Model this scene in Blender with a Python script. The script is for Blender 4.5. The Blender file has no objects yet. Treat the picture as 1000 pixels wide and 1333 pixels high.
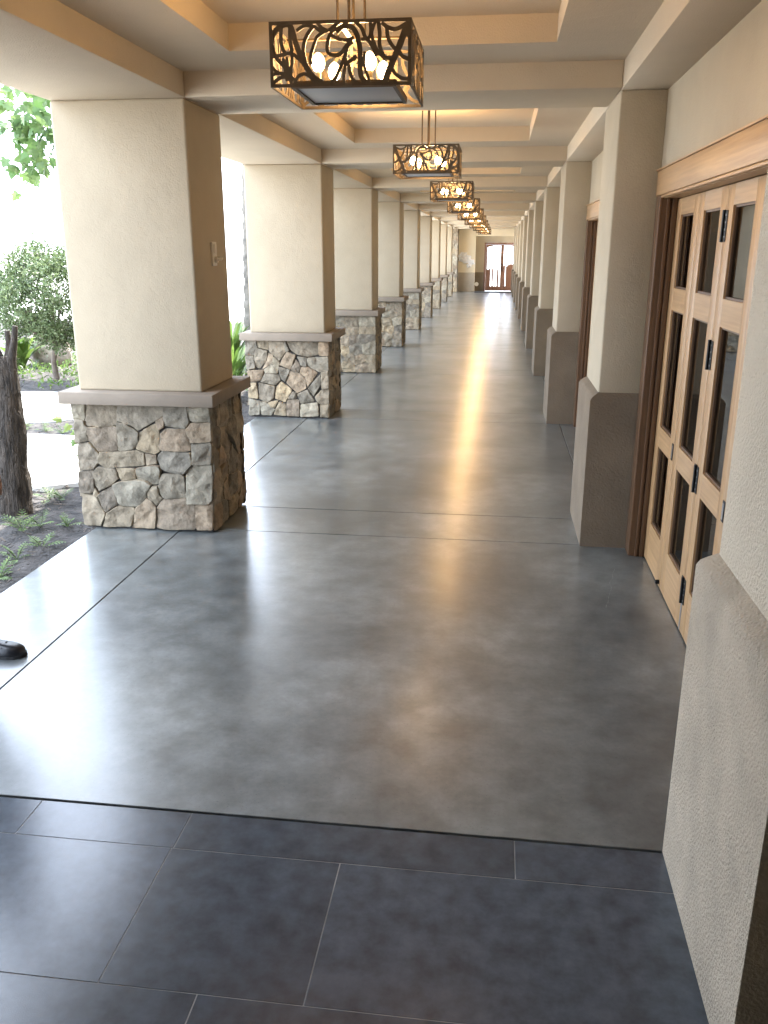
import bpy, bmesh, math, random
from mathutils import Vector, Matrix, noise

R = math.radians
SC = bpy.context.scene
COL = SC.collection

# ---------------------------------------------------------------- camera
F_PX, PITCH, YAW, ROLL, CAM_H = 1106.1265, -0.3002, -0.1282, 0.0012, 1.70
cam_d = bpy.data.cameras.new('camera')
cam = bpy.data.objects.new('camera', cam_d)
COL.objects.link(cam)
fw = Vector((math.sin(YAW) * math.cos(PITCH), math.cos(YAW) * math.cos(PITCH), math.sin(PITCH)))
rt = Vector((math.cos(YAW), -math.sin(YAW), 0))
up = rt.cross(fw)
rt2 = rt * math.cos(ROLL) + up * math.sin(ROLL)
up2 = up * math.cos(ROLL) - rt * math.sin(ROLL)
cam.matrix_world = Matrix(((rt2.x, up2.x, -fw.x, 0), (rt2.y, up2.y, -fw.y, 0), (rt2.z, up2.z, -fw.z, CAM_H), (0, 0, 0, 1)))
cam_d.sensor_fit = 'VERTICAL'
cam_d.sensor_height = 36
cam_d.sensor_width = 27
cam_d.lens = 36 * F_PX / 1333
cam_d.clip_start = 0.05
cam_d.clip_end = 2000
SC.camera = cam

# ---------------------------------------------------------------- daylight
SUN_EL, SUN_AZ = R(52), R(10)          # azimuth from +Y, positive is away from the garden side
wd = bpy.data.worlds.new('World')
SC.world = wd
wd.use_nodes = True
nt = wd.node_tree
sky = nt.nodes.new('ShaderNodeTexSky')
sky.sky_type = 'NISHITA'
sky.sun_disc = False
sky.sun_elevation = SUN_EL
sky.sun_rotation = SUN_AZ
sky.air_density = 0.75
sky.dust_density = 3.0
sky.ozone_density = 1.0
bg = nt.nodes['Background']
wtc = nt.nodes.new('ShaderNodeTexCoord')              # thin bright cloud over the sky
wnz = nt.nodes.new('ShaderNodeTexNoise')
wnz.inputs['Scale'].default_value = 2.2
wnz.inputs['Detail'].default_value = 7
wnz.inputs['Distortion'].default_value = 0.4
wmr = nt.nodes.new('ShaderNodeMapRange')
wmr.inputs['From Min'].default_value = 0.35
wmr.inputs['From Max'].default_value = 0.65
wmr.inputs['To Min'].default_value = 0.45
wmr.inputs['To Max'].default_value = 0.9
wmx = nt.nodes.new('ShaderNodeMix')
wmx.data_type = 'RGBA'
nt.links.new(wtc.outputs['Generated'], wnz.inputs['Vector'])
nt.links.new(wnz.outputs['Fac'], wmr.inputs[0])
nt.links.new(wmr.outputs[0], wmx.inputs[0])
nt.links.new(sky.outputs[0], wmx.inputs[6])
wmx.inputs[7].default_value = (8.7, 10.0, 12.0, 1)
nt.links.new(wmx.outputs[2], bg.inputs[0])
bg.inputs[1].default_value = 0.15
sd = bpy.data.lights.new('sun', 'SUN')
sd.energy = 4.0
sd.angle = R(0.5)
sd.color = (1, 0.95, 0.86)
sun = bpy.data.objects.new('sun', sd)
COL.objects.link(sun)
tosun = Vector((math.sin(SUN_AZ) * math.cos(SUN_EL), math.cos(SUN_AZ) * math.cos(SUN_EL), math.sin(SUN_EL)))
sun.rotation_euler = tosun.to_track_quat('Z', 'Y').to_euler()
sun.location = (-8, 20, 20)
SC.view_settings.view_transform = 'Standard'
SC.view_settings.look = 'None'
SC.view_settings.exposure = 2.8
SC.view_settings.gamma = 1
SC.cycles.use_denoising = True
SC.cycles.max_bounces = 10
SC.cycles.diffuse_bounces = 6
SC.cycles.glossy_bounces = 5
SC.cycles.transparent_max_bounces = 12
SC.cycles.sample_clamp_indirect = 8
LAMP_W = 4.4


# ---------------------------------------------------------------- helpers
class MB:
    """collects faces; build() links them as one mesh object"""
    def __init__(s):
        s.v = []; s.f = []; s.m = []

    def add(s, vs, fs, mi=0):
        b = len(s.v)
        s.v += [tuple(p) for p in vs]
        s.f += [tuple(i + b for i in f) for f in fs]
        s.m += [mi] * len(fs)

    def quad(s, a, b, c, d, mi=0):
        s.add([a, b, c, d], [(0, 1, 2, 3)], mi)

    def box(s, x0, x1, y0, y1, z0, z1, bev=0.0, mi=0, seg=2):
        if bev <= 0:
            s.add([(x0, y0, z0), (x1, y0, z0), (x1, y1, z0), (x0, y1, z0), (x0, y0, z1), (x1, y0, z1), (x1, y1, z1), (x0, y1, z1)],
                  [(3, 2, 1, 0), (4, 5, 6, 7), (0, 1, 5, 4), (1, 2, 6, 5), (2, 3, 7, 6), (3, 0, 4, 7)], mi)
            return
        bm = bmesh.new()
        bmesh.ops.create_cube(bm, size=1)
        for v in bm.verts:
            v.co = Vector(((x0 + x1) / 2 + v.co.x * (x1 - x0), (y0 + y1) / 2 + v.co.y * (y1 - y0), (z0 + z1) / 2 + v.co.z * (z1 - z0)))
        bmesh.ops.bevel(bm, geom=bm.edges[:], offset=bev, segments=seg, affect='EDGES', profile=0.5)
        bm.verts.index_update()
        s.add([v.co[:] for v in bm.verts], [[v.index for v in f.verts] for f in bm.faces], mi)
        bm.free()

    def tube(s, pts, rads, n=8, mi=0, cap=True):
        pts = [Vector(p) for p in pts]
        if not isinstance(rads, (list, tuple)):
            rads = [rads] * len(pts)
        ref = Vector((0.31, 0.87, 0.38)).normalized()
        vs = []
        for i, p in enumerate(pts):
            d = (pts[min(i + 1, len(pts) - 1)] - pts[max(i - 1, 0)]).normalized()
            a = d.cross(ref)
            if a.length < 1e-3:
                a = d.cross(Vector((1, 0, 0)))
            a.normalize()
            b = d.cross(a)
            for k in range(n):
                t = 2 * math.pi * k / n
                vs.append(p + (a * math.cos(t) + b * math.sin(t)) * rads[i])
        fs = [(i * n + k, i * n + (k + 1) % n, (i + 1) * n + (k + 1) % n, (i + 1) * n + k) for i in range(len(pts) - 1) for k in range(n)]
        if cap:
            fs.append(tuple(range(n - 1, -1, -1)))
            fs.append(tuple((len(pts) - 1) * n + k for k in range(n)))
        s.add(vs, fs, mi)

    def lathe(s, prof, c, n=16, mi=0):
        """prof: (radius, z) pairs round the vertical axis through c"""
        vs = [(c[0] + r * math.cos(2 * math.pi * k / n), c[1] + r * math.sin(2 * math.pi * k / n), c[2] + z) for r, z in prof for k in range(n)]
        fs = [(i * n + k, i * n + (k + 1) % n, (i + 1) * n + (k + 1) % n, (i + 1) * n + k) for i in range(len(prof) - 1) for k in range(n)]
        s.add(vs, fs, mi)

    def build(s, name, mats, parent=None, loc=None, smooth=None):
        org = ORG.get(parent.name, Vector()) if parent else Vector(loc or (0, 0, 0))
        me = bpy.data.meshes.new(name)
        me.from_pydata([(p[0] - org.x, p[1] - org.y, p[2] - org.z) for p in s.v], [], s.f)
        for m in (mats if isinstance(mats, (list, tuple)) else [mats]):
            me.materials.append(m)
        if len(me.materials) > 1:
            me.polygons.foreach_set('material_index', s.m)
        if smooth:
            me.polygons.foreach_set('use_smooth', [True] * len(me.polygons))
            if smooth < 180:
                me.set_sharp_from_angle(angle=R(smooth))
        me.update()
        o = bpy.data.objects.new(name, me)
        COL.objects.link(o)
        if parent:
            o.parent = parent
        else:
            o.location = org
        ORG[o.name] = org
        return o


ORG = {}


def tag(o, label=None, cat=None, group=None, kind=None):
    for k, v in (('label', label), ('category', cat), ('group', group), ('kind', kind)):
        if v:
            o[k] = v
    return o


def thing(name, label, cat, loc, group=None):
    o = bpy.data.objects.new(name, None)
    COL.objects.link(o)
    o.location = loc
    o.empty_display_size = 0.2
    ORG[o.name] = Vector(loc)
    return tag(o, label, cat, group)


def copy_tree(o, parent=None):
    c = o.copy()
    COL.objects.link(c)
    if parent:
        c.parent = parent
    for ch in list(o.children):
        copy_tree(ch, c)
    return c


# ---------------------------------------------------------------- materials
def mat(name, col, rough=0.8, var=0.12, vscale=3.0, bump=0.0, bscale=60.0, spec=0.5, col2=None, stretch=None, metal=0.0, detail=6, rvar=0.0, bdist=0.01, bump2=0.0, isl=0.0):
    """principled surface with noise-varied colour, roughness and bump, in object space"""
    m = bpy.data.materials.new(name)
    m.use_nodes = True
    n = m.node_tree.nodes
    l = m.node_tree.links
    p = n['Principled BSDF']
    p.inputs['Roughness'].default_value = rough
    p.inputs['Metallic'].default_value = metal
    p.inputs['Specular IOR Level'].default_value = spec
    tc = n.new('ShaderNodeTexCoord')
    src = tc.outputs['Object']
    if stretch:
        mp = n.new('ShaderNodeMapping')
        mp.inputs['Scale'].default_value = stretch
        l.new(src, mp.inputs[0])
        src = mp.outputs[0]
    nz = n.new('ShaderNodeTexNoise')
    nz.inputs['Scale'].default_value = vscale
    nz.inputs['Detail'].default_value = detail
    nz.inputs['Roughness'].default_value = 0.6
    l.new(src, nz.inputs['Vector'])
    rp = n.new('ShaderNodeValToRGB')
    rp.color_ramp.elements[0].position = 0.32
    rp.color_ramp.elements[1].position = 0.70
    a = [c * (1 - var) for c in col]
    b = [min(1, c * (1 + var)) for c in (col2 or col)]
    rp.color_ramp.elements[0].color = (*a, 1)
    rp.color_ramp.elements[1].color = (*b, 1)
    l.new(nz.outputs['Fac'], rp.inputs[0])
    l.new(rp.outputs[0], p.inputs['Base Color'])
    if isl:                                             # piece-to-piece difference
        ge = n.new('ShaderNodeNewGeometry')
        mi_ = n.new('ShaderNodeMapRange')
        mi_.inputs['To Min'].default_value = 1 - isl
        mi_.inputs['To Max'].default_value = 1 + isl
        l.new(ge.outputs['Random Per Island'], mi_.inputs[0])
        mm = n.new('ShaderNodeMix')
        mm.data_type = 'RGBA'
        mm.blend_type = 'MULTIPLY'
        mm.inputs[0].default_value = 1
        l.new(rp.outputs[0], mm.inputs[6])
        l.new(mi_.outputs[0], mm.inputs[7])
        l.new(mm.outputs[2], p.inputs['Base Color'])
    if rvar:
        mr = n.new('ShaderNodeMapRange')
        mr.inputs['From Min'].default_value = 0.3
        mr.inputs['From Max'].default_value = 0.7
        mr.inputs['To Min'].default_value = rough - rvar
        mr.inputs['To Max'].default_value = rough + rvar
        l.new(nz.outputs['Fac'], mr.inputs[0])
        l.new(mr.outputs[0], p.inputs['Roughness'])
    if bump:
        n2 = n.new('ShaderNodeTexNoise')
        n2.inputs['Scale'].default_value = bscale
        n2.inputs['Detail'].default_value = 5
        l.new(src, n2.inputs['Vector'])
        bp = n.new('ShaderNodeBump')
        bp.inputs['Strength'].default_value = bump
        bp.inputs['Distance'].default_value = bdist
        l.new(n2.outputs['Fac'], bp.inputs['Height'])
        if bump2:
            n3 = n.new('ShaderNodeTexNoise')
            n3.inputs['Scale'].default_value = 7
            n3.inputs['Detail'].default_value = 4
            n3.inputs['Distortion'].default_value = 0.6
            l.new(src, n3.inputs['Vector'])
            b3 = n.new('ShaderNodeBump')
            b3.inputs['Strength'].default_value = bump2
            b3.inputs['Distance'].default_value = 0.02
            l.new(n3.outputs['Fac'], b3.inputs['Height'])
            l.new(b3.outputs[0], bp.inputs['Normal'])
        l.new(bp.outputs[0], p.inputs['Normal'])
    return m


def island_mat(name, stops, rough=0.85, bump=0.5, bscale=45, vscale=9, trans=0.0, var=0.45):
    """each separate stone or leaf of a mesh takes its own colour off the ramp"""
    m = bpy.data.materials.new(name)
    m.use_nodes = True
    n = m.node_tree.nodes
    l = m.node_tree.links
    p = n['Principled BSDF']
    p.inputs['Roughness'].default_value = rough
    g = n.new('ShaderNodeNewGeometry')
    rp = n.new('ShaderNodeValToRGB')
    cr = rp.color_ramp
    cr.elements[0].position = 0
    cr.elements[0].color = (*stops[0], 1)
    cr.elements[1].position = 1
    cr.elements[1].color = (*stops[-1], 1)
    for i, s in enumerate(stops[1:-1]):
        e = cr.elements.new((i + 1) / (len(stops) - 1))
        e.color = (*s, 1)
    l.new(g.outputs['Random Per Island'], rp.inputs[0])
    tc = n.new('ShaderNodeTexCoord')
    nz = n.new('ShaderNodeTexNoise')
    nz.inputs['Scale'].default_value = vscale
    nz.inputs['Detail'].default_value = 8
    nz.inputs['Roughness'].default_value = 0.65
    l.new(tc.outputs['Object'], nz.inputs['Vector'])
    mr = n.new('ShaderNodeMapRange')
    mr.inputs['From Min'].default_value = 0.3
    mr.inputs['From Max'].default_value = 0.7
    mr.inputs['To Min'].default_value = 1 - var
    mr.inputs['To Max'].default_value = 1 + var * 0.7
    l.new(nz.outputs['Fac'], mr.inputs[0])
    mx = n.new('ShaderNodeMix')
    mx.data_type = 'RGBA'
    mx.blend_type = 'MULTIPLY'
    mx.inputs[0].default_value = 1
    l.new(rp.outputs[0], mx.inputs[6])
    l.new(mr.outputs[0], mx.inputs[7])
    l.new(mx.outputs[2], p.inputs['Base Color'])
    if trans:
        tr = n.new('ShaderNodeBsdfTranslucent')
        l.new(mx.outputs[2], tr.inputs[0])
        ms = n.new('ShaderNodeMixShader')
        ms.inputs[0].default_value = trans
        l.new(p.outputs[0], ms.inputs[1])
        l.new(tr.outputs[0], ms.inputs[2])
        l.new(ms.outputs[0], n['Material Output'].inputs[0])
    if bump:
        n2 = n.new('ShaderNodeTexNoise')
        n2.inputs['Scale'].default_value = bscale
        n2.inputs['Detail'].default_value = 8
        n2.inputs['Roughness'].default_value = 0.65
        l.new(tc.outputs['Object'], n2.inputs['Vector'])
        bp = n.new('ShaderNodeBump')
        bp.inputs['Strength'].default_value = bump
        bp.inputs['Distance'].default_value = 0.02
        l.new(n2.outputs['Fac'], bp.inputs['Height'])
        l.new(bp.outputs[0], p.inputs['Normal'])
    return m


def concrete_floor():
    m = bpy.data.materials.new('polished_concrete')
    m.use_nodes = True
    n = m.node_tree.nodes
    l = m.node_tree.links
    p = n['Principled BSDF']
    tc = n.new('ShaderNodeTexCoord')

    def nz(scale, detail, rough=0.6, dist=0.0):
        k = n.new('ShaderNodeTexNoise')
        k.inputs['Scale'].default_value = scale
        k.inputs['Detail'].default_value = detail
        k.inputs['Roughness'].default_value = rough
        k.inputs['Distortion'].default_value = dist
        l.new(tc.outputs['Object'], k.inputs['Vector'])
        return k
    big = nz(1.3, 7, 0.55, 0.4)
    fine = nz(55, 4)
    mid = nz(7, 8, 0.6)
    rp = n.new('ShaderNodeValToRGB')
    cr = rp.color_ramp
    cr.elements[0].position = 0.34
    cr.elements[0].color = (0.078, 0.088, 0.089, 1)
    cr.elements[1].position = 0.66
    cr.elements[1].color = (0.182, 0.196, 0.192, 1)
    e = cr.elements.new(0.5)
    e.color = (0.126, 0.138, 0.137, 1)
    l.new(big.outputs['Fac'], rp.inputs[0])
    mx = n.new('ShaderNodeMix')
    mx.data_type = 'RGBA'
    mx.blend_type = 'OVERLAY'
    mx.inputs[0].default_value = 0.45
    l.new(rp.outputs[0], mx.inputs[6])
    mc = n.new('ShaderNodeMapRange')
    mc.inputs['From Min'].default_value = 0.35
    mc.inputs['From Max'].default_value = 0.65
    mc.inputs['To Min'].default_value = 0.22
    mc.inputs['To Max'].default_value = 0.78
    l.new(mid.outputs['Fac'], mc.inputs[0])
    l.new(mc.outputs[0], mx.inputs[7])
    mx2 = n.new('ShaderNodeMix')
    mx2.data_type = 'RGBA'
    mx2.blend_type = 'OVERLAY'
    mx2.inputs[0].default_value = 0.18
    l.new(mx.outputs[2], mx2.inputs[6])
    l.new(fine.outputs['Fac'], mx2.inputs[7])
    spk = nz(150, 2, 0.5)
    sr = n.new('ShaderNodeMapRange')
    sr.inputs['From Min'].default_value = 0.66
    sr.inputs['From Max'].default_value = 0.74
    sr.inputs['To Min'].default_value = 0.0
    sr.inputs['To Max'].default_value = 0.6
    l.new(spk.outputs['Fac'], sr.inputs[0])
    mx3 = n.new('ShaderNodeMix')
    mx3.data_type = 'RGBA'
    mx3.inputs[7].default_value = (0.03, 0.03, 0.03, 1)
    l.new(sr.outputs[0], mx3.inputs[0])
    l.new(mx2.outputs[2], mx3.inputs[6])
    l.new(mx3.outputs[2], p.inputs['Base Color'])
    mr = n.new('ShaderNodeMapRange')
    mr.inputs['From Min'].default_value = 0.3
    mr.inputs['From Max'].default_value = 0.7
    mr.inputs['To Min'].default_value = 0.30
    mr.inputs['To Max'].default_value = 0.42
    l.new(mid.outputs['Fac'], mr.inputs[0])
    l.new(mr.outputs[0], p.inputs['Roughness'])
    p.inputs['IOR'].default_value = 1.5
    p.inputs['Coat Weight'].default_value = 0.9
    p.inputs['Coat Roughness'].default_value = 0.23
    p.inputs['Coat IOR'].default_value = 1.52
    bp = n.new('ShaderNodeBump')
    bp.inputs['Strength'].default_value = 0.06
    bp.inputs['Distance'].default_value = 0.004
    l.new(fine.outputs['Fac'], bp.inputs['Height'])
    l.new(bp.outputs[0], p.inputs['Normal'])
    return m


def glass_mat(name, tint=(0.5, 0.5, 0.48), refl=1.45):
    m = bpy.data.materials.new(name)
    m.use_nodes = True
    n = m.node_tree.nodes
    l = m.node_tree.links
    n.remove(n['Principled BSDF'])
    t = n.new('ShaderNodeBsdfTransparent')
    t.inputs[0].default_value = (*tint, 1)
    g = n.new('ShaderNodeBsdfGlossy')
    g.inputs['Roughness'].default_value = 0.015
    fr = n.new('ShaderNodeFresnel')
    fr.inputs[0].default_value = refl
    ms = n.new('ShaderNodeMixShader')
    l.new(fr.outputs[0], ms.inputs[0])
    l.new(t.outputs[0], ms.inputs[1])
    l.new(g.outputs[0], ms.inputs[2])
    l.new(ms.outputs[0], n['Material Output'].inputs[0])
    return m


def emit_mat(name, col, st):
    m = bpy.data.materials.new(name)
    m.use_nodes = True
    p = m.node_tree.nodes['Principled BSDF']
    p.inputs['Base Color'].default_value = (*col, 1)
    p.inputs['Emission Color'].default_value = (*col, 1)
    p.inputs['Emission Strength'].default_value = st
    return m


S_ = 1.38
M = dict(
    stucco=mat('stucco', (0.42, 0.352, 0.252), 0.9, 0.07, 1.6, 0.32, 130, spec=0.25, bdist=0.008, bump2=0.22),
    stucco_rough=mat('stucco_rough', (0.58, 0.495, 0.375), 0.92, 0.07, 2.2, 0.9, 110, spec=0.25, bdist=0.012, bump2=0.25),
    ceiling=mat('ceiling_plaster', (0.57, 0.485, 0.365), 0.9, 0.05, 1.3, 0.4, 140, spec=0.2, bdist=0.007, bump2=0.15),
    cream=mat('end_wall_brightened', (0.85, 0.75, 0.55), 0.9, 0.05, 1.6, 0.4, 120, spec=0.25, bdist=0.007),  # stucco made paler: the far end's brighter light is put into the colour
    wains_end=mat('wainscot_end', (0.52, 0.455, 0.36), 0.92, 0.08, 4, 0.4, 90, spec=0.25),  # raised in tone too, to carry the end wall's brighter light
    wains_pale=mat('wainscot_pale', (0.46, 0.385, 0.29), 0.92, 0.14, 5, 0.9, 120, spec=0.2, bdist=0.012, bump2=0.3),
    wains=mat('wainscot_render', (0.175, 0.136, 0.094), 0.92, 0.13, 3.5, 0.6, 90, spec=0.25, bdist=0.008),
    cap=mat('cast_ledge', (0.25, 0.205, 0.158), 0.85, 0.10, 4, 0.25, 70, spec=0.3, bdist=0.006),
    mortar=mat('mortar', (0.06, 0.055, 0.05), 0.95, 0.2, 12, 0.4, 80, spec=0.1),
    stone=island_mat('veneer_stone', [(q[0] * S_ * 1.02, q[1] * S_, q[2] * S_ * 0.90) for q in [(0.21, 0.165, 0.12), (0.15, 0.135, 0.115), (0.29, 0.225, 0.15), (0.15, 0.136, 0.118), (0.25, 0.205, 0.155), (0.125, 0.112, 0.098), (0.26, 0.195, 0.14), (0.20, 0.18, 0.15), (0.27, 0.235, 0.185)]], 0.88, 0.8, 34, 12),
    concrete=concrete_floor(),
    crack=mat('hairline_crack', (0.33, 0.34, 0.33), 0.7, 0.5, 30),
    joint=mat('joint_dark_base', (0.02, 0.02, 0.02), 0.9),  # dark base visible through the slab joints
    tile=mat('slate_tile', (0.046, 0.059, 0.078), 0.20, 0.18, 14, 0.08, 300, col2=(0.072, 0.090, 0.114), bdist=0.003, detail=11, isl=0.16, spec=0.75),
    grout=mat('tile_grout', (0.27, 0.27, 0.265), 0.85, 0.5, 2.5),
    woodv=mat('fir_vertical', (0.36, 0.205, 0.092), 0.42, 0.12, 1.6, 0.06, 5, col2=(0.43, 0.265, 0.125), stretch=(34, 34, 1.0), bdist=0.003),
    woodh=mat('fir_horizontal', (0.36, 0.205, 0.092), 0.42, 0.12, 1.6, 0.06, 5, col2=(0.43, 0.265, 0.125), stretch=(34, 1.0, 34), bdist=0.003),
    casev=mat('casing_shaded', (0.12, 0.064, 0.032), 0.45, 0.25, 2.2, 0.15, 5, stretch=(34, 34, 1.0), bdist=0.003),  # shade on the casing legs put into a darker colour than the header
    dwood=mat('far_door_wood', (0.19, 0.085, 0.045), 0.4, 0.25, 2.2, 0.1, 5, stretch=(20, 20, 1.6)),
    glass=glass_mat('door_glass', (0.42, 0.42, 0.39), 2.1),
    clear=glass_mat('clear_glass', (0.92, 0.93, 0.94)),
    black=mat('black_hardware', (0.012, 0.012, 0.012), 0.4, 0.1, metal=0.6),
    screw=mat('screw_head', (0.5, 0.5, 0.5), 0.3, 0.1, metal=1.0),
    steel=mat('brushed_steel', (0.4, 0.4, 0.4), 0.35, 0.1, metal=1.0),
    bronze=mat('oiled_bronze', (0.105, 0.076, 0.046), 0.5, 0.25, 14, 0.1, 90, metal=0.25),
    tray=mat('lamp_tray', (0.42, 0.43, 0.45), 0.35, 0.04, metal=0.0),
    bulb=emit_mat('bulb_glow', (1.0, 0.68, 0.33), 9.0),
    socket=mat('candle_socket', (0.25, 0.20, 0.12), 0.5),
    room=mat('room_wall', (0.17, 0.135, 0.10), 0.9),
    plastic=mat('cream_plastic', (0.62, 0.57, 0.48), 0.4, 0.04),
    white=mat('white_enamel', (0.88, 0.88, 0.86), 0.4, 0.03),
    shell=mat('polished_shell', (0.86, 0.86, 0.85), 0.22, 0.02, metal=0.75),
    matt=mat('door_mat', (0.05, 0.052, 0.05), 0.95, 0.3, 40, 0.5, 200),
    sand=mat('pale_ground', (0.62, 0.61, 0.58), 0.95, 0.15, 0.4),
    path=mat('pale_path', (0.62, 0.60, 0.56), 0.85, 0.06, 2.0, 0.2, 60),
    soil=mat('mulch_soil', (0.022, 0.019, 0.018), 0.95, 0.55, 9, 1.0, 30, col2=(0.048, 0.042, 0.038), bdist=0.03),
    rock=mat('garden_rock', (0.30, 0.25, 0.20), 0.9, 0.3, 4, 0.7, 14, bdist=0.03),
    bark=mat('shaggy_bark', (0.030, 0.024, 0.019), 0.95, 0.5, 6, 1.0, 14, col2=(0.06, 0.047, 0.036), stretch=(6, 6, 1.2), bdist=0.03),
    palmbark=mat('palm_bark', (0.13, 0.115, 0.095), 0.9, 0.45, 9, 0.8, 12, bdist=0.02),
    branch=mat('branch_bark', (0.14, 0.11, 0.085), 0.9, 0.3, 12, 0.6, 40),
    leaf_olive=island_mat('olive_leaf', [(0.075, 0.11, 0.040), (0.11, 0.15, 0.06), (0.085, 0.125, 0.045), (0.15, 0.18, 0.09)], 0.5, 0, trans=0.25, var=0.2),
    leaf_lime=island_mat('fresh_leaf', [(0.075, 0.135, 0.030), (0.13, 0.20, 0.045), (0.09, 0.16, 0.035), (0.17, 0.22, 0.05)], 0.45, 0, trans=0.35, var=0.2),
    leaf_maple=island_mat('lobed_leaf', [(0.065, 0.13, 0.035), (0.10, 0.17, 0.05), (0.13, 0.19, 0.06), (0.08, 0.14, 0.05)], 0.45, 0, trans=0.4, var=0.2),
    leaf_palm=island_mat('palm_leaf', [(0.06, 0.10, 0.03), (0.10, 0.14, 0.04)], 0.45, 0, trans=0.3, var=0.2),
    leather=mat('black_leather', (0.010, 0.010, 0.012), 0.28, 0.2, 30, 0.1, 120),
    sole=mat('rubber_sole', (0.012, 0.012, 0.012), 0.8),
    trouser=mat('dark_trousers', (0.018, 0.019, 0.024), 0.9, 0.2, 60),
    shirt=mat('grey_shirt', (0.22, 0.23, 0.25), 0.9, 0.1, 60),
    skin=mat('skin', (0.45, 0.28, 0.20), 0.55, 0.08),
    hair=mat('dark_hair', (0.02, 0.014, 0.010), 0.6, 0.2, 40),
)

STONES_A="0.001,0.997 0.106,1 0.091,0.871 0,0.876|0.114,0.997 0.349,0.999 0.325,0.838 0.189,0.82 0.102,0.83 0.094,0.867|0.352,0.996 0.667,0.989 0.66,0.914 0.478,0.797 0.431,0.84 0.374,0.863 0.336,0.875|0.014,0.872 0.09,0.862 0.097,0.826 0.115,0.814 0.096,0.772 0.108,0.707 0.044,0.688 0.005,0.691|0.115,0.814 0.317,0.829 0.309,0.631 0.178,0.62 0.113,0.707 0.097,0.764|0.33,0.862 0.374,0.859 0.443,0.809 0.476,0.777 0.47,0.702 0.431,0.651 0.34,0.625 0.311,0.631|0.484,0.781 0.571,0.84 0.616,0.863 0.626,0.798 0.618,0.634 0.588,0.615 0.509,0.63 0.45,0.657 0.475,0.703|0.511,0.613 0.588,0.608 0.594,0.541 0.515,0.522|0.186,0.619 0.311,0.621 0.458,0.64 0.497,0.617 0.509,0.522 0.301,0.497 0.219,0.493 0.163,0.534|0.021,0.679 0.107,0.689 0.174,0.61 0.159,0.525 0.117,0.477 0.023,0.47 0.016,0.511|0.011,0.451 0.117,0.469 0.108,0.293 0.081,0.279 0.001,0.28|0.161,0.499 0.286,0.488 0.301,0.404 0.244,0.351 0.15,0.299 0.116,0.336 0.118,0.456|0.289,0.492 0.43,0.498 0.427,0.409 0.321,0.384 0.305,0.421|0.433,0.493 0.549,0.523 0.607,0.521 0.618,0.48 0.59,0.374 0.548,0.364 0.507,0.395 0.437,0.401|0.252,0.351 0.306,0.379 0.433,0.401 0.507,0.392 0.54,0.362 0.499,0.293 0.493,0.259 0.432,0.183 0.357,0.175 0.287,0.189 0.267,0.266|0.118,0.319 0.14,0.278 0.13,0.247 0.097,0.262|0.14,0.269 0.243,0.342 0.263,0.266 0.283,0.198 0.195,0.128 0.165,0.175|0.503,0.294 0.547,0.351 0.589,0.356 0.595,0.289 0.615,0.256 0.562,0.189 0.538,0.227 0.503,0.251|0.016,0.272 0.102,0.259 0.137,0.229 0.186,0.115 0.139,0.008 0.002,0.005|0.199,0.124 0.282,0.18 0.4,0.165 0.367,0.01 0.154,0 0.161,0.035|0.411,0.165 0.5,0.251 0.538,0.222 0.561,0.176 0.547,0.006 0.369,0 0.384,0.054|0.609,0.871 0.661,0.909 0.665,0.835 0.623,0.802|0.671,0.989 0.838,0.994 0.846,0.942 0.849,0.878 0.821,0.825 0.672,0.837 0.663,0.913|0.845,0.994 1,1 0.996,0.882 0.873,0.875 0.849,0.894 0.844,0.958|0.636,0.782 0.677,0.816 0.799,0.82 0.826,0.805 0.841,0.691 0.842,0.65 0.795,0.644 0.637,0.646 0.624,0.659|0.859,0.866 0.997,0.876 0.992,0.721 0.853,0.712 0.835,0.764 0.827,0.821|0.857,0.703 0.992,0.712 0.987,0.545 0.854,0.539 0.854,0.617|0.64,0.643 0.731,0.648 0.841,0.634 0.849,0.544 0.788,0.464 0.676,0.474 0.62,0.501 0.6,0.575 0.605,0.608|0.616,0.451 0.756,0.469 0.79,0.441 0.791,0.383 0.791,0.264 0.626,0.256 0.591,0.34|0.796,0.474 0.853,0.527 0.987,0.536 0.987,0.407 0.981,0.256 0.953,0.224 0.795,0.222 0.801,0.374|0.614,0.247 0.787,0.26 0.795,0.222 0.85,0.212 0.85,0.013 0.638,0.003 0.554,0.011 0.56,0.167|0.853,0.212 0.96,0.219 0.982,0.247 0.973,0.014 0.853,0.009"
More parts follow.
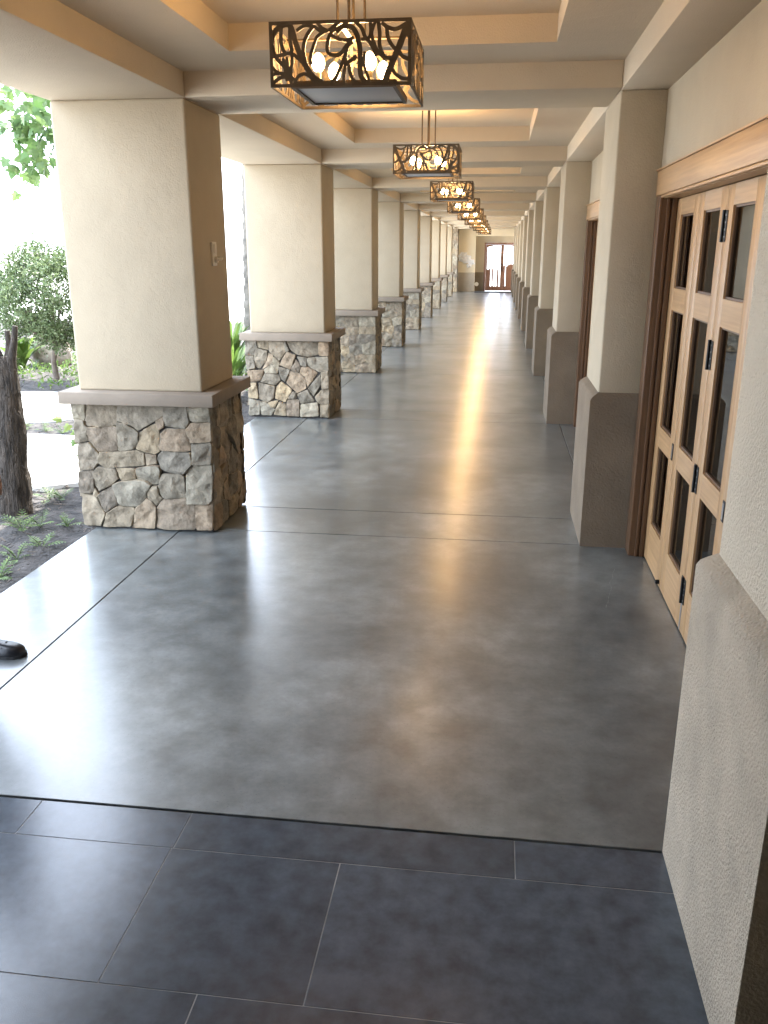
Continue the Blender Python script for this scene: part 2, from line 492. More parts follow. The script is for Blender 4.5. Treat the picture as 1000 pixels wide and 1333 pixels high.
STONES_B="0.002,0.995 0.131,0.999 0.141,0.913 0.105,0.807 0,0.795|0.138,1 0.278,0.999 0.281,0.88 0.16,0.913|0.285,0.999 0.457,0.999 0.485,0.87 0.405,0.742 0.299,0.853 0.281,0.888|0.444,0.999 0.483,0.995 0.53,0.878 0.492,0.856|0.495,0.996 0.875,0.995 0.871,0.835 0.756,0.798 0.611,0.83 0.542,0.885|0.88,0.995 1,1 0.998,0.814 0.877,0.821|0.134,0.906 0.267,0.866 0.25,0.746 0.162,0.634 0.118,0.659 0.104,0.786|0,0.791 0.098,0.8 0.117,0.644 0.006,0.621|0.28,0.846 0.33,0.819 0.333,0.719 0.194,0.625 0.257,0.746|0.336,0.797 0.404,0.721 0.38,0.579 0.225,0.583 0.213,0.625 0.326,0.713|0.504,0.864 0.604,0.824 0.536,0.633 0.402,0.686 0.464,0.807|0.617,0.802 0.732,0.791 0.726,0.679 0.665,0.685|0.737,0.784 0.991,0.81 0.992,0.628 0.879,0.605 0.735,0.679|0.603,0.768 0.665,0.67 0.625,0.592 0.542,0.625|0.664,0.663 0.728,0.679 0.86,0.597 0.735,0.395 0.706,0.529 0.644,0.585|0.012,0.607 0.213,0.619 0.205,0.575 0.169,0.474 0.025,0.457|0.224,0.577 0.392,0.565 0.409,0.487 0.348,0.422 0.175,0.46|0.396,0.665 0.529,0.625 0.467,0.467 0.416,0.509|0.536,0.611 0.637,0.585 0.706,0.515 0.722,0.388 0.604,0.32 0.479,0.453|0.886,0.577 0.896,0.449 0.809,0.283 0.742,0.395|0.899,0.605 0.988,0.624 0.991,0.394 0.901,0.378|0.025,0.45 0.116,0.452 0.135,0.258 0.121,0.236 0.017,0.247|0.142,0.445 0.342,0.407 0.324,0.249 0.237,0.189 0.14,0.23|0.415,0.473 0.548,0.362 0.459,0.194 0.336,0.241 0.354,0.393|0.554,0.341 0.592,0.32 0.596,0.249 0.493,0.246|0.617,0.314 0.734,0.367 0.815,0.218 0.639,0.177|0.901,0.371 0.991,0.38 0.988,0.186 0.859,0.19 0.822,0.276|0.023,0.233 0.152,0.2 0.145,0.026 0.019,0|0.152,0.2 0.223,0.188 0.331,0.103 0.283,0.014 0.158,0.018|0.25,0.189 0.374,0.221 0.339,0.125 0.274,0.124|0.387,0.199 0.464,0.172 0.466,0.013 0.309,0.023|0.479,0.231 0.628,0.235 0.629,0.01 0.472,0.013|0.639,0.17 0.859,0.205 0.862,0.024 0.635,0.003|0.878,0.176 0.985,0.18 0.982,0.006 0.882,0.01"
FRET="0.0144:0.01,0.658 0.0306,0.812 0.0832,0.93 0.14,0.952 0.166,0.855 0.187,0.686 0.218,0.492 0.256,0.322 0.31,0.151 0.378,0.0457|0.0100:0.0888,0.93 0.0832,0.786 0.0896,0.618 0.116,0.497|0.0100:0.15,0.903 0.148,0.711 0.162,0.543|0.0100:0.01,0.694 0.0421,0.476 0.0965,0.33 0.129,0.208|0.0089:0.0195,0.478 0.0878,0.498 0.145,0.52 0.189,0.47 0.233,0.371|0.0089:0.0927,0.45 0.129,0.208|0.0089:0.121,0.473 0.129,0.208|0.0089:0.157,0.567 0.16,0.375 0.14,0.208 0.189,0.0611|0.0078:0.01,0.335 0.0496,0.237 0.129,0.208|0.0078:0.01,0.203 0.0606,0.217 0.128,0.185|0.0089:0.0183,0.0707 0.071,0.152 0.128,0.149 0.155,0.0391|0.0332:0.1,0.198 0.129,0.208 0.157,0.202|0.0089:0.172,0.0381 0.196,0.157 0.243,0.202 0.288,0.152 0.321,0.0489|0.0089:0.195,0.854 0.252,0.924 0.319,0.909 0.364,0.847 0.42,0.845 0.466,0.915 0.511,0.986|0.0100:0.314,0.909 0.267,0.779 0.242,0.611 0.246,0.443 0.272,0.273|0.0089:0.386,0.822 0.34,0.752 0.316,0.632 0.291,0.465 0.296,0.344|0.0089:0.342,0.98 0.37,0.895 0.409,0.845|0.0100:0.477,0.891 0.43,0.772 0.412,0.628 0.417,0.519 0.461,0.469 0.507,0.503 0.542,0.598 0.576,0.693|0.0089:0.431,0.784 0.486,0.721 0.543,0.695 0.599,0.729|0.0133:0.476,0.818 0.522,0.901 0.578,0.887 0.617,0.788 0.638,0.618 0.643,0.424 0.642,0.254 0.652,0.132 0.697,0.0201|0.0100:0.593,0.668 0.553,0.597 0.535,0.453 0.505,0.309 0.47,0.142 0.423,0.0358|0.0100:0.541,0.525 0.54,0.356 0.586,0.402 0.62,0.449|0.0089:0.54,0.356 0.527,0.187 0.526,0.0299|0.0100:0.562,0.331 0.573,0.185 0.606,0.0617 0.64,0.0234|0.0100:0.607,0.971 0.656,0.86 0.678,0.737 0.723,0.614 0.756,0.442|0.0089:0.713,0.979 0.718,0.809 0.701,0.712 0.65,0.702|0.0089:0.747,0.953 0.724,0.784 0.746,0.613 0.773,0.49 0.813,0.415|0.0100:0.77,0.965 0.78,0.782 0.779,0.611 0.807,0.44|0.0100:0.792,0.939 0.837,0.865 0.893,0.838 0.961,0.909 0.99,0.956|0.0100:0.831,0.877 0.836,0.731 0.87,0.583 0.915,0.508 0.938,0.433 0.99,0.382|0.0166:0.972,0.92 0.949,0.775 0.915,0.581 0.881,0.412 0.846,0.243 0.811,0.0135|0.0100:0.99,0.7 0.961,0.823|0.0111:0.801,0.416 0.881,0.412|0.0089:0.869,0.242 0.892,0.167 0.937,0.104 0.99,0.0883|0.0078:0.677,0.519 0.67,0.325 0.698,0.129 0.709,0.0194"

# ---------------------------------------------------------------- layout (metres, measured off the photograph)
XB0, XB1 = -2.564, -1.682               # stone bases
XS0, XS1 = -2.507, -1.727               # column shafts and the beam they carry
ZB, ZS, ZC, ZR = 2.485, 2.613, 2.732, 2.80   # beam bottom, soffit, coffer top, roof underside
XW, XU, XR = 0.83, 0.593, 0.548         # wall face, pilaster shaft face, wainscot face
STEP = 3.4438


def col_y(k):
    return 4.861 if k == 0 else 5.1866 + STEP * k


def beam_y(k):
    return 4.889 + 3.4438 * k if k <= 0 else 5.215 + STEP * k


def pil_y(k):
    return 1.455 if k < 0 else (4.915 if k == 0 else 5.2405 + STEP * k)


BEAM_D = 0.626
ORDER = ['first', 'second', 'third', 'fourth', 'fifth', 'sixth', 'seventh', 'eighth', 'ninth', 'tenth']

# ---------------------------------------------------------------- ground, floor
g = MB()
g.quad((-400, -300, -0.13), (400, -300, -0.13), (400, 600, -0.13), (-400, 600, -0.13))
tag(g.build('ground', M['sand']), kind='structure')

f = MB()
xc = [-2.48, -1.93, 0.68, 1.10]
yc = [2.19, 4.94, 5.455]
for k in range(1, 10):
    yc += [8.68 + STEP * (k - 1), 9.20 + STEP * (k - 1)]
yc += [37.75]
G = 0.0036
for i in range(3):
    for j in range(len(yc) - 1):
        if j == 0 and i == 2:
            continue
        xe = xc[3] if j == 0 and i == 1 else xc[i + 1]
        f.box(xc[i] + (G if i else 0), xe - (G if xe < 1 else 0), yc[j] + (G if j else 0.004), yc[j + 1] - G, -0.12, 0, 0.0015, seg=1)
f.box(-2.44, 1.09, 2.2, 37.7, -0.125, -0.008, mi=1)
tag(f.build('concrete_floor', [M['concrete'], M['joint']]), kind='structure')

k_ = MB()                                               # hairline cracks in the slab
rc = random.Random(11)
for (xa, ya, xb_, yb_, n_) in ((0.70, 4.55, 0.60, 4.0, 16),):
    vs = []
    for i in range(n_ + 1):
        s_ = i / n_
        wv = 0.02 * noise.noise((s_ * 5, xa * 9, 1)) + rc.uniform(-0.003, 0.003)
        w_ = 0.0008 * rc.uniform(0.3, 1.0)
        x, y = xa + (xb_ - xa) * s_ + wv, ya + (yb_ - ya) * s_ + wv * 0.4
        vs += [(x - w_, y, 0.0005), (x + w_, y, 0.0005)]
    k_.add(vs, [(2 * i, 2 * i + 1, 2 * i + 3, 2 * i + 2) for i in range(n_)])
tag(k_.build('floor_crack', M['crack']), kind='structure')

t = MB()
rows = [(2.018, 2.184, [-2.48, -1.39, -0.89, 0.115, 1.10]), (1.528, 2.018, [-2.48, -1.90, -0.895, -0.387, 0.62, 1.10]),
        (1.030, 1.528, [-2.48, -1.65, -0.645, 0.36, 1.10]), (0.532, 1.030, [-2.48, -1.40, -0.39, 0.115, 1.10]), (0.034, 0.532, [-2.48, -1.90, -0.895, 0.11, 1.10])]
for n_ in range(10):
    y1 = 0.034 - 0.498 * n_
    rows.append((y1 - 0.498, y1, [-2.48, -1.9 + 0.25 * (n_ % 3), -0.9 + 0.25 * (n_ % 3), 0.1 + 0.25 * (n_ % 3), 1.10]))
for (ya, yb, xs) in rows:
    for a, b in zip(xs[:-1], xs[1:]):
        t.box(a + 0.0018, b - 0.0018, ya + 0.0013, yb - 0.0013, -0.03, 0.0, 0.0006, seg=1)
t.box(-2.478, 1.098, -4.94, 2.183, -0.12, -0.0009, mi=1)
tag(t.build('tiled_floor', [M['tile'], M['grout']]), kind='structure')

# ---------------------------------------------------------------- ceiling, beams, roof
c = MB()
CX0, CX1 = -1.331, 0.228


def coffer(y0, y1):
    a, b = y0 + 0.44, y1 - 0.44
    P = lambda x, y, z: (x, y, z)
    x0, x1 = XS1, XU
    c.quad(P(x0, y0, ZS), P(x1, y0, ZS), P(x1, a, ZS), P(x0, a, ZS))
    c.quad(P(x0, b, ZS), P(x1, b, ZS), P(x1, y1, ZS), P(x0, y1, ZS))
    c.quad(P(x0, a, ZS), P(CX0, a, ZS), P(CX0, b, ZS), P(x0, b, ZS))
    c.quad(P(CX1, a, ZS), P(x1, a, ZS), P(x1, b, ZS), P(CX1, b, ZS))
    c.quad(P(CX0, a, ZS), P(CX1, a, ZS), P(CX1, a, ZC), P(CX0, a, ZC))
    c.quad(P(CX0, b, ZS), P(CX1, b, ZS), P(CX1, b, ZC), P(CX0, b, ZC))
    c.quad(P(CX0, a, ZS), P(CX0, b, ZS), P(CX0, b, ZC), P(CX0, a, ZC))
    c.quad(P(CX1, a, ZS), P(CX1, b, ZS), P(CX1, b, ZC), P(CX1, a, ZC))
    c.quad(P(CX0, a, ZC), P(CX1, a, ZC), P(CX1, b, ZC), P(CX0, b, ZC))


for k in range(-1, 10):
    coffer(beam_y(k - 1) + BEAM_D, beam_y(k))
c.quad((XS1, beam_y(9) + BEAM_D, ZS), (XU, beam_y(9) + BEAM_D, ZS), (XU, 37.0, ZS), (XS1, 37.0, ZS))
c.quad((XS1, -5, ZS), (XU, -5, ZS), (XU, beam_y(-2) + BEAM_D, ZS), (XS1, beam_y(-2) + BEAM_D, ZS))
tag(c.build('coffered_ceiling', M['ceiling']), kind='structure')

bp = thing('ceiling_beam', '', 'beam', (-0.567, beam_y(0), ZB), 'transverse ceiling beams')
bm_ = MB()
bm_.box(XS1 + 0.001, XU - 0.001, beam_y(0), beam_y(0) + BEAM_D, ZB + 0.0005, ZR, 0.008)
COL.objects.unlink(bp)
bpy.data.objects.remove(bp)
beam0 = bm_.build('ceiling_beam', M['ceiling'], loc=(-0.567, beam_y(0), ZB), smooth=40)
for k in range(-1, 10):
    o = beam0 if k == -1 else beam0.copy()
    if k > -1:
        COL.objects.link(o)
    o.location = (-0.567, beam_y(k), ZB)
    o['kind'] = 'thing'
    tag(o, ('beige cross beam over the near white wall section, before the first lamp' if k < 0 else
            'beige cross beam of the ceiling resting on the %s stone-based column' % ORDER[k] if k < 9 else
            'beige cross beam of the ceiling at the far end wall'), 'ceiling beam', 'cross beams of the corridor ceiling')
e = MB()
e.box(XS0 - 0.001, XS1, -5, 37.1, ZB, ZR, 0.006)
tag(e.build('edge_beam', M['ceiling'], loc=(XS1, -5, ZB), smooth=40), 'long beige beam carried by the stone-based columns on the garden side', 'edge beam', kind='thing')
e = MB()
e.box(XU, XW + 0.01, -5, 37.1, ZB, ZR, 0.006)
tag(e.build('edge_beam', M['ceiling'], loc=(XU, -5, ZB), smooth=40), 'long beige beam running above the pilasters along the building wall', 'edge beam', kind='thing')
r = MB()
r.box(-2.75, 4.5, -5.3, 38.2, ZR + 0.003, ZR + 0.16)  # unseen roof; its overhang is sized to shade the nearest soil
tag(r.build('roof', M['stucco']), kind='structure')

w = MB()
w.box(XS0, 1.1, -5.2, -5.0, 0, ZR)  # unseen walls, added to cut the light on the pilasters' near faces
w.box(XS0, XS0 + 0.2, -5.0, 2.0, 0, ZB, mi=1)  # left closure, added to block daylight beside the camera
tag(w.build('light_blocking_wall', [M['room'], M['wains']]), kind='structure')

# ---------------------------------------------------------------- stone veneer
rnd = random.Random(7)


def resample(poly, step):
    out = []
    n = len(poly)
    for i in range(n):
        a, b = poly[i], poly[(i + 1) % n]
        d = math.hypot(b[0] - a[0], b[1] - a[1])
        q = max(1, int(d / step + 0.5))
        for j in range(q):
            s = j / q
            out.append((a[0] + (b[0] - a[0]) * s, a[1] + (b[1] - a[1]) * s))
    return out


def stone(mb, poly, O, U, V, N, h=0.05, gap=-0.0025):
    """one rough-faced stone: poly in (u, v) on the face plane, N outwards"""
    cx = sum(p[0] for p in poly) / len(poly)
    cy = sum(p[1] for p in poly) / len(poly)
    size = max(max(math.hypot(p[0] - cx, p[1] - cy) for p in poly), 0.01)
    q = []
    n = len(poly)
    for i in range(n):                                  # round the corners a little
        a, b, d = poly[i - 1], poly[i], poly[(i + 1) % n]
        k = 0.06
        q.append((b[0] + (a[0] - b[0]) * k, b[1] + (a[1] - b[1]) * k))
        q.append((b[0] + (d[0] - b[0]) * k, b[1] + (d[1] - b[1]) * k))
    q = resample(q, 0.016)
    seed = rnd.uniform(0, 50)

    def shr(p, m):
        d = math.hypot(p[0] - cx, p[1] - cy) + 1e-6
        s = max(0.05, 1 - m / d)
        return (cx + (p[0] - cx) * s, cy + (p[1] - cy) * s)
    q = [shr((p[0] + noise.noise((p[0] * 40, p[1] * 40, seed)) * 0.0035, p[1] + noise.noise((p[0] * 40, p[1] * 40, seed + 9)) * 0.0035), gap) for p in q]
    tx, ty = rnd.uniform(-1, 1) * 0.09, rnd.uniform(-1, 1) * 0.09
    off = rnd.uniform(-0.007, 0.004)
    fa = rnd.uniform(0, 6.28)

    def dep(p, edge):
        x, y = p[0] - cx, p[1] - cy
        d = off + tx * x + ty * y + noise.noise((p[0] * 15, p[1] * 15, seed)) * 0.016 + noise.noise((p[0] * 38, p[1] * 38, seed)) * 0.007
        s = x * math.cos(fa) + y * math.sin(fa)
        d -= max(0, s - size * 0.1) * 0.22              # a broken facet
        return max(min(d, 0.012), -0.018) - edge
    rings = [(0.0, None, -h), (0.0, 0.006, 0), (0.0015, 0.002, 0), (0.005, 0.0, 0)]
    vs, fs = [], []

    def put(p, d):
        vs.append(tuple(O[i] + U[i] * p[0] + V[i] * p[1] + N[i] * d for i in range(3)))
    m = len(q)
    for (ins, ed, fix) in rings:
        for p in q:
            pp = shr(p, ins)
            put(pp, fix if ed is None else dep(pp, ed))
    levels = [0.84, 0.66, 0.48, 0.3, 0.13]
    for s in levels:
        for p in q:
            pp = shr(p, 0.005)
            pp = (cx + (pp[0] - cx) * s, cy + (pp[1] - cy) * s)
            put(pp, dep(pp, -0.002 * (1 - s)))
    put((cx, cy), dep((cx, cy), -0.002))
    nr = len(rings) + len(levels)
    for r_ in range(nr - 1):
        for i in range(m):
            fs.append((r_ * m + i, r_ * m + (i + 1) % m, (r_ + 1) * m + (i + 1) % m, (r_ + 1) * m + i))
    ctr = len(vs) - 1
    for i in range(m):
        fs.append(((nr - 1) * m + i, (nr - 1) * m + (i + 1) % m, ctr))
    mb.add(vs, fs, 1)


def clip(poly, px, py, nx, ny):
    out = []
    for i in range(len(poly)):
        a, b = poly[i], poly[(i + 1) % len(poly)]
        da = (a[0] - px) * nx + (a[1] - py) * ny
        db = (b[0] - px) * nx + (b[1] - py) * ny
        if da <= 0:
            out.append(a)
        if (da < 0 < db) or (db < 0 < da):
            s = da / (da - db)
            out.append((a[0] + (b[0] - a[0]) * s, a[1] + (b[1] - a[1]) * s))
    return out


def cells(w, h, size=0.135):
    """irregular stones filling a w x h face"""
    pts = []
    ny = max(2, int(h / (size * 0.92) + 0.5))
    for j in range(ny):
        x = rnd.uniform(0.2, 0.7) * size
        while x < w - 0.03:
            pts.append((x, (j + 0.5 + rnd.uniform(-0.33, 0.33)) * h / ny))
            x += size * rnd.uniform(0.75, 1.65)
    out = []
    for i, a in enumerate(pts):
        poly = [(0, 0), (w, 0), (w, h), (0, h)]
        for j, b in enumerate(pts):
            if i != j and poly:
                poly = clip(poly, (a[0] + b[0]) / 2, (a[1] + b[1]) / 2, b[0] - a[0], b[1] - a[1])
        if len(poly) > 2:
            qq = [poly[0]]                               # drop the very short edges
            for p in poly[1:]:
                if math.hypot(p[0] - qq[-1][0], p[1] - qq[-1][1]) > 0.018:
                    qq.append(p)
            if len(qq) > 2:
                out.append(qq)
    return out


def parse(s):
    return [[tuple(float(v) for v in p.split(',')) for p in q.split()] for q in s.split('|')]


def clad(mb, x0, x1, y0, y1, h, front=None, faces='FRBL', size=0.135):
    mb.box(x0 + 0.027, x1 - 0.027, y0 + 0.027, y1 - 0.027, 0.0, h - 0.003)
    w, d = x1 - x0, y1 - y0
    if 'F' in faces:
        cl = [[(p[0] * w, p[1] * (h - 0.016)) for p in q] for q in front] if front else cells(w, h - 0.016, size)
        for q in cl:
            stone(mb, q, (x0, y0, 0.010), (1, 0, 0), (0, 0, 1), (0, -1, 0))
    if 'B' in faces:
        for q in cells(w, h - 0.016, size):
            stone(mb, q, (x0, y1, 0.010), (1, 0, 0), (0, 0, 1), (0, 1, 0))
    if 'R' in faces:
        for q in cells(d - 0.05, h - 0.016, size):
            stone(mb, q, (x1, y0 + 0.03, 0.010), (0, 1, 0), (0, 0, 1), (1, 0, 0))
    if 'L' in faces:
        for q in cells(d - 0.05, h - 0.016, size):
            stone(mb, q, (x0, y0 + 0.03, 0.010), (0, 1, 0), (0, 0, 1), (-1, 0, 0))


def column(k, front):
    y = col_y(k)
    t = thing('stone_column', '', 'column', ((XB0 + XB1) / 2, y + 0.339, 0), 'stone-based columns along the garden side')
    b = MB()
    clad(b, XB0, XB1, y, y + 0.678, 0.803, front)
    b.build('stone_base', [M['mortar'], M['stone']], t, smooth=26)
    b = MB()
    b.box(XB0 - 0.036, XB1 + 0.047, y - 0.066, y + 0.678 + 0.066, 0.803, 0.878, 0.006)
    b.build('ledge', M['cap'], t, smooth=40)
    b = MB()
    b.box(XS0, XS1, y + 0.028, y + 0.654, 0.876, ZB + 0.0007, 0.017, seg=4)
    b.build('shaft', M['stucco'], t, smooth=40)
    return t


protos = [column(0, parse(STONES_A)), column(1, parse(STONES_B)), column(2, None), column(3, None)]
for k in range(9):
    o = protos[k] if k < 4 else copy_tree(protos[2 + k % 2])
    o.location.y = col_y(k) + 0.339
    o['kind'] = 'thing'
    o['label'] = ('nearest stucco column on a stone base, with a phone plate on its side' if k == 0 else
                  'stucco column on a stone base, %s from the front of its row' % ORDER[k])

t = thing('stone_pier', 'full-height stone-clad pier beside the far end wall', 'pier', (-2.08, 36.6, 0))
t['kind'] = 'thing'
b = MB()
clad(b, -2.5, -1.662, 36.2, 36.95, ZB, None, 'FR', 0.17)
b.build('stone_cladding', [M['mortar'], M['stone']], t, smooth=38)

# ---------------------------------------------------------------- wall side: pilasters, wall, doors


def wains(mb, x0, y0, y1, ztop, ix, iy, x1=XW + 0.005):
    """a low plinth with a rounded slope up to the shaft"""
    prof = [(0, 0), (0, ztop - 0.012), (0.18, ztop + 0.004), (0.5, ztop + 0.017), (1.0, ztop + 0.034)]
    vs = []
    for s, z in prof:
        vs += [(x0 + ix * s, y0 + iy * s, z), (x1, y0 + iy * s, z), (x1, y1 - iy * s, z), (x0 + ix * s, y1 - iy * s, z)]
    fs = []
    for i in range(len(prof) - 1):
        for j in range(4):
            fs.append((i * 4 + j, i * 4 + (j + 1) % 4, i * 4 + 4 + (j + 1) % 4, i * 4 + 4 + j))
    n = (len(prof) - 1) * 4
    fs.append((n, n + 1, n + 2, n + 3))
    mb.add(vs, fs)


for k in range(-1, 10):
    y0 = pil_y(k)
    y1 = 2.19 if k < 0 else y0 + 0.7187
    if k <= 0 or k == 1:
        t = thing('pilaster', '', 'pilaster', (XW, (y0 + y1) / 2, 0), 'pilasters along the building wall')
        b = MB()
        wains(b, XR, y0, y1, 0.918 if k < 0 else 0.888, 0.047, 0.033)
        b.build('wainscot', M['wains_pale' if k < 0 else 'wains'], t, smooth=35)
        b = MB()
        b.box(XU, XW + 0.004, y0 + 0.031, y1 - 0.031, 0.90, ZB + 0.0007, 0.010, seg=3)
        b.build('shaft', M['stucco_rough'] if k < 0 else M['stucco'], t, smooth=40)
        last = t
    else:
        t = copy_tree(last)
        t.location.y = (y0 + y1) / 2
    t['kind'] = 'thing'
    t['label'] = ('nearest white pilaster with a rough taupe wainscot, at the photo\'s lower right corner' if k < 0 else
                  'beige pilaster between the two folding doors, with a dark wainscot' if k == 0 else
                  'beige pilaster with a dark wainscot, %s from the near folding door' % ORDER[k])

DOORS = [(2.225, 4.80, 2.192, 4.912), (5.735, 8.57, 5.637, 8.681)]
ZH = 1.966
w = MB()
ys = [-5.0]
for a, b_, _, _ in DOORS:
    w.box(XW, 1.10, ys[-1], a, 0.0, ZR)
    w.box(XW, 1.10, a, b_, ZH, ZR)
    ys.append(b_)
w.box(XW, 1.10, ys[-1], 36.95, 0.0, ZR)
tag(w.build('building_wall', M['stucco'], loc=(XW, 0, 0)), 'beige stucco building wall behind the pilasters and folding doors', 'wall', kind='thing')
w = MB()
x0, x1, y0, y1 = 1.102, 3.6, -1.0, 10.5
w.quad((x0, y0, 0.002), (x1, y0, 0.002), (x1, y1, 0.002), (x0, y1, 0.002))
w.quad((x0, y0, 2.7), (x1, y0, 2.7), (x1, y1, 2.7), (x0, y1, 2.7))
w.quad((x1, y0, 0), (x1, y1, 0), (x1, y1, 2.7), (x1, y0, 2.7))
w.quad((x0, y0, 0), (x1, y0, 0), (x1, y0, 2.7), (x0, y0, 2.7))
w.quad((x0, y1, 0), (x1, y1, 0), (x1, y1, 2.7), (x0, y1, 2.7))
tag(w.build('interior_room', M['room']), kind='structure')


def door(name, label, a, b, ca, cb, detail):
    t = thing(name, label, 'door', (0.9, (a + b) / 2, 0), 'folding doors along the building wall')
    t['kind'] = 'thing'
    for s, e_, far in ((a, 1, ca), (b, -1, cb)):        # casing board with its jamb liner and stops
        q = MB()
        y = sorted((s + e_ * 0.016, far))
        q.box(0.812, XW, y[0], y[1], 0.0, ZH - 0.001, 0.003)
        y = sorted((s, s + e_ * 0.016))
        q.box(XW - 0.002, 1.098, y[0], y[1], 0.0, ZH - 0.017)
        y = sorted((s + e_ * 0.0155, s + e_ * 0.028))
        q.box(0.846, 0.862, y[0], y[1], 0.0, ZH - 0.017, 0.003)
        q.box(0.872, 0.896, y[0], y[1], 0.0, ZH - 0.017, 0.002)
        q.build('door_casing', M['casev'], t, smooth=40)
    q = MB()
    q.box(0.808, XW, ca, cb, ZH, 2.088, 0.003)
    q.box(0.800, XW - 0.0005, ca, cb, 2.0885, 2.097, 0.002)
    q.box(0.814, 0.829, ca + 0.02, cb - 0.10, ZH - 0.014, ZH - 0.0005, 0.003)
    q.box(XW + 0.0005, 1.098, a, b, ZH - 0.016, ZH - 0.0003)
    q.build('door_header', M['woodh'], t, smooth=40)
    n = 5
    p = (b - a - 0.034) / n
    for i in range(n):
        y1 = b - 0.017 - p * i - 0.0018
        y0 = y1 - p + 0.0036
        cm = (y0 + y1) / 2
        pw = 0.150 * p / 0.51
        L = MB()
        X0, X1 = 0.900, 0.940
        L.box(X0, X1, y0, cm - pw, 0.008, ZH - 0.02, 0.002)
        L.box(X0, X1, cm + pw, y1, 0.008, ZH - 0.02, 0.002)
        zs = [(0.008, 0.236), (0.676, 0.785), (1.40, 1.51), (1.866, ZH - 0.02)]
        for (za, zb) in zs:
            L.box(X0 + 0.0004, X1 - 0.0004, cm - pw, cm + pw, za, zb, mi=1)
        lf = L.build('door_leaf', [M['woodv'], M['woodh']], t, smooth=40)
        for (za, zb) in ((0.236, 0.676), (0.785, 1.40), (1.51, 1.866)):
            g_ = MB()
            g_.box(0.919, 0.923, cm - pw + 0.0005, cm + pw - 0.0005, za + 0.0005, zb - 0.0005)
            g_.build('glass_pane', M['glass'], lf)
        q = MB()                                        # glazing beads
        for (za, zb) in ((0.236, 0.676), (0.785, 1.40), (1.51, 1.866)):
            for yy in ((cm - pw, cm - pw + 0.009), (cm + pw - 0.009, cm + pw)):
                q.box(0.909, 0.9185, yy[0], yy[1], za, zb)
            for zz in ((za, za + 0.009), (zb - 0.009, zb)):
                q.box(0.9095, 0.9183, cm - pw + 0.009, cm + pw - 0.009, zz[0], zz[1])
        q.build('glazing_bead', M['casev'], lf)
        if i in (1, 3):                                 # hinges on the joint to the next leaf
            for zc in (1.79, 1.275, 0.735, 0.205):
                h = MB()
                yj = y0 - 0.0018
                h.box(0.8965, 0.8995, yj - 0.040, yj + 0.040, zc - 0.06, zc + 0.06, 0.001, seg=1)
                h.tube([(0.893, yj, zc - 0.062), (0.893, yj, zc + 0.062)], 0.007, 10)
                for s in (-0.026, 0.026):
                    for q_ in (-0.042, -0.014, 0.014, 0.042):
                        h.tube([(0.8962, yj + s, zc + q_), (0.8948, yj + s, zc + q_)], 0.0045, 8, mi=1)
                h.build('hinge', [M['black'], M['screw']], lf, smooth=40)
            h = MB()
            h.box(0.897, 0.8995, y0 - 0.010, y0 + 0.006, 0.01, 0.14, 0.001, seg=1)
            h.build('floor_bolt', M['steel'], lf)
        if i in (0, 2, 4):                              # flush pulls
            h = MB()
            h.box(0.8965, 0.8997, y0 + 0.004, y0 + 0.036, 0.69, 0.775, 0.002, seg=1, mi=1)
            h.box(0.8955, 0.8962, y0 + 0.011, y0 + 0.029, 0.70, 0.765)
            h.build('flush_pull', [M['steel'], M['black']], lf, smooth=40)
        if i == 0:
            h = MB()
            h.tube([(0.899, y0 + 0.02, 0.035), (0.885, y0 + 0.02, 0.035), (0.880, y0 + 0.02, 0.035)], [0.012, 0.012, 0.008], 12)
            h.build('door_stop', M['black'], lf, smooth=40)
    return t


door('folding_door', 'near folding door of light fir with dark glass panes and black hinges', *DOORS[0], True)
door('folding_door', 'farther folding door, mostly hidden behind the pilaster with dark wainscot', *DOORS[1], True)

# ---------------------------------------------------------------- far end
t = thing('end_wall', 'beige end wall with taupe wainscot and a recess around the far door', 'wall', (-0.3, 37.0, 0))
t['kind'] = 'thing'
q = MB()
q.box(-1.66, -0.97, 37.0, 37.7, 0.0, ZR, mi=1)
q.box(-0.97, 1.10, 37.0, 37.7, 2.22, ZR, mi=1)
q.box(-0.97, -0.60, 37.5, 37.69, 0.0, 2.219)
q.box(-0.60, 0.90, 37.5, 37.69, 1.96, 2.219)
q.box(0.90, 1.10, 37.5, 37.69, 0.0, 2.219)
q.box(-3.0, -1.66, 37.01, 37.69, 0.0, ZR)
q.build('wall_face', [M['stucco'], M['cream']], t)
for bx_ in ((-1.655, -0.965, 36.965, 36.999), (-0.969, -0.605, 37.465, 37.499)):
    q = MB()
    q.box(*bx_, 0.0, 0.765, 0.01)
    q.build('wainscot', M['wains_end' if bx_[0] < -1 else 'wains'], t, smooth=40)

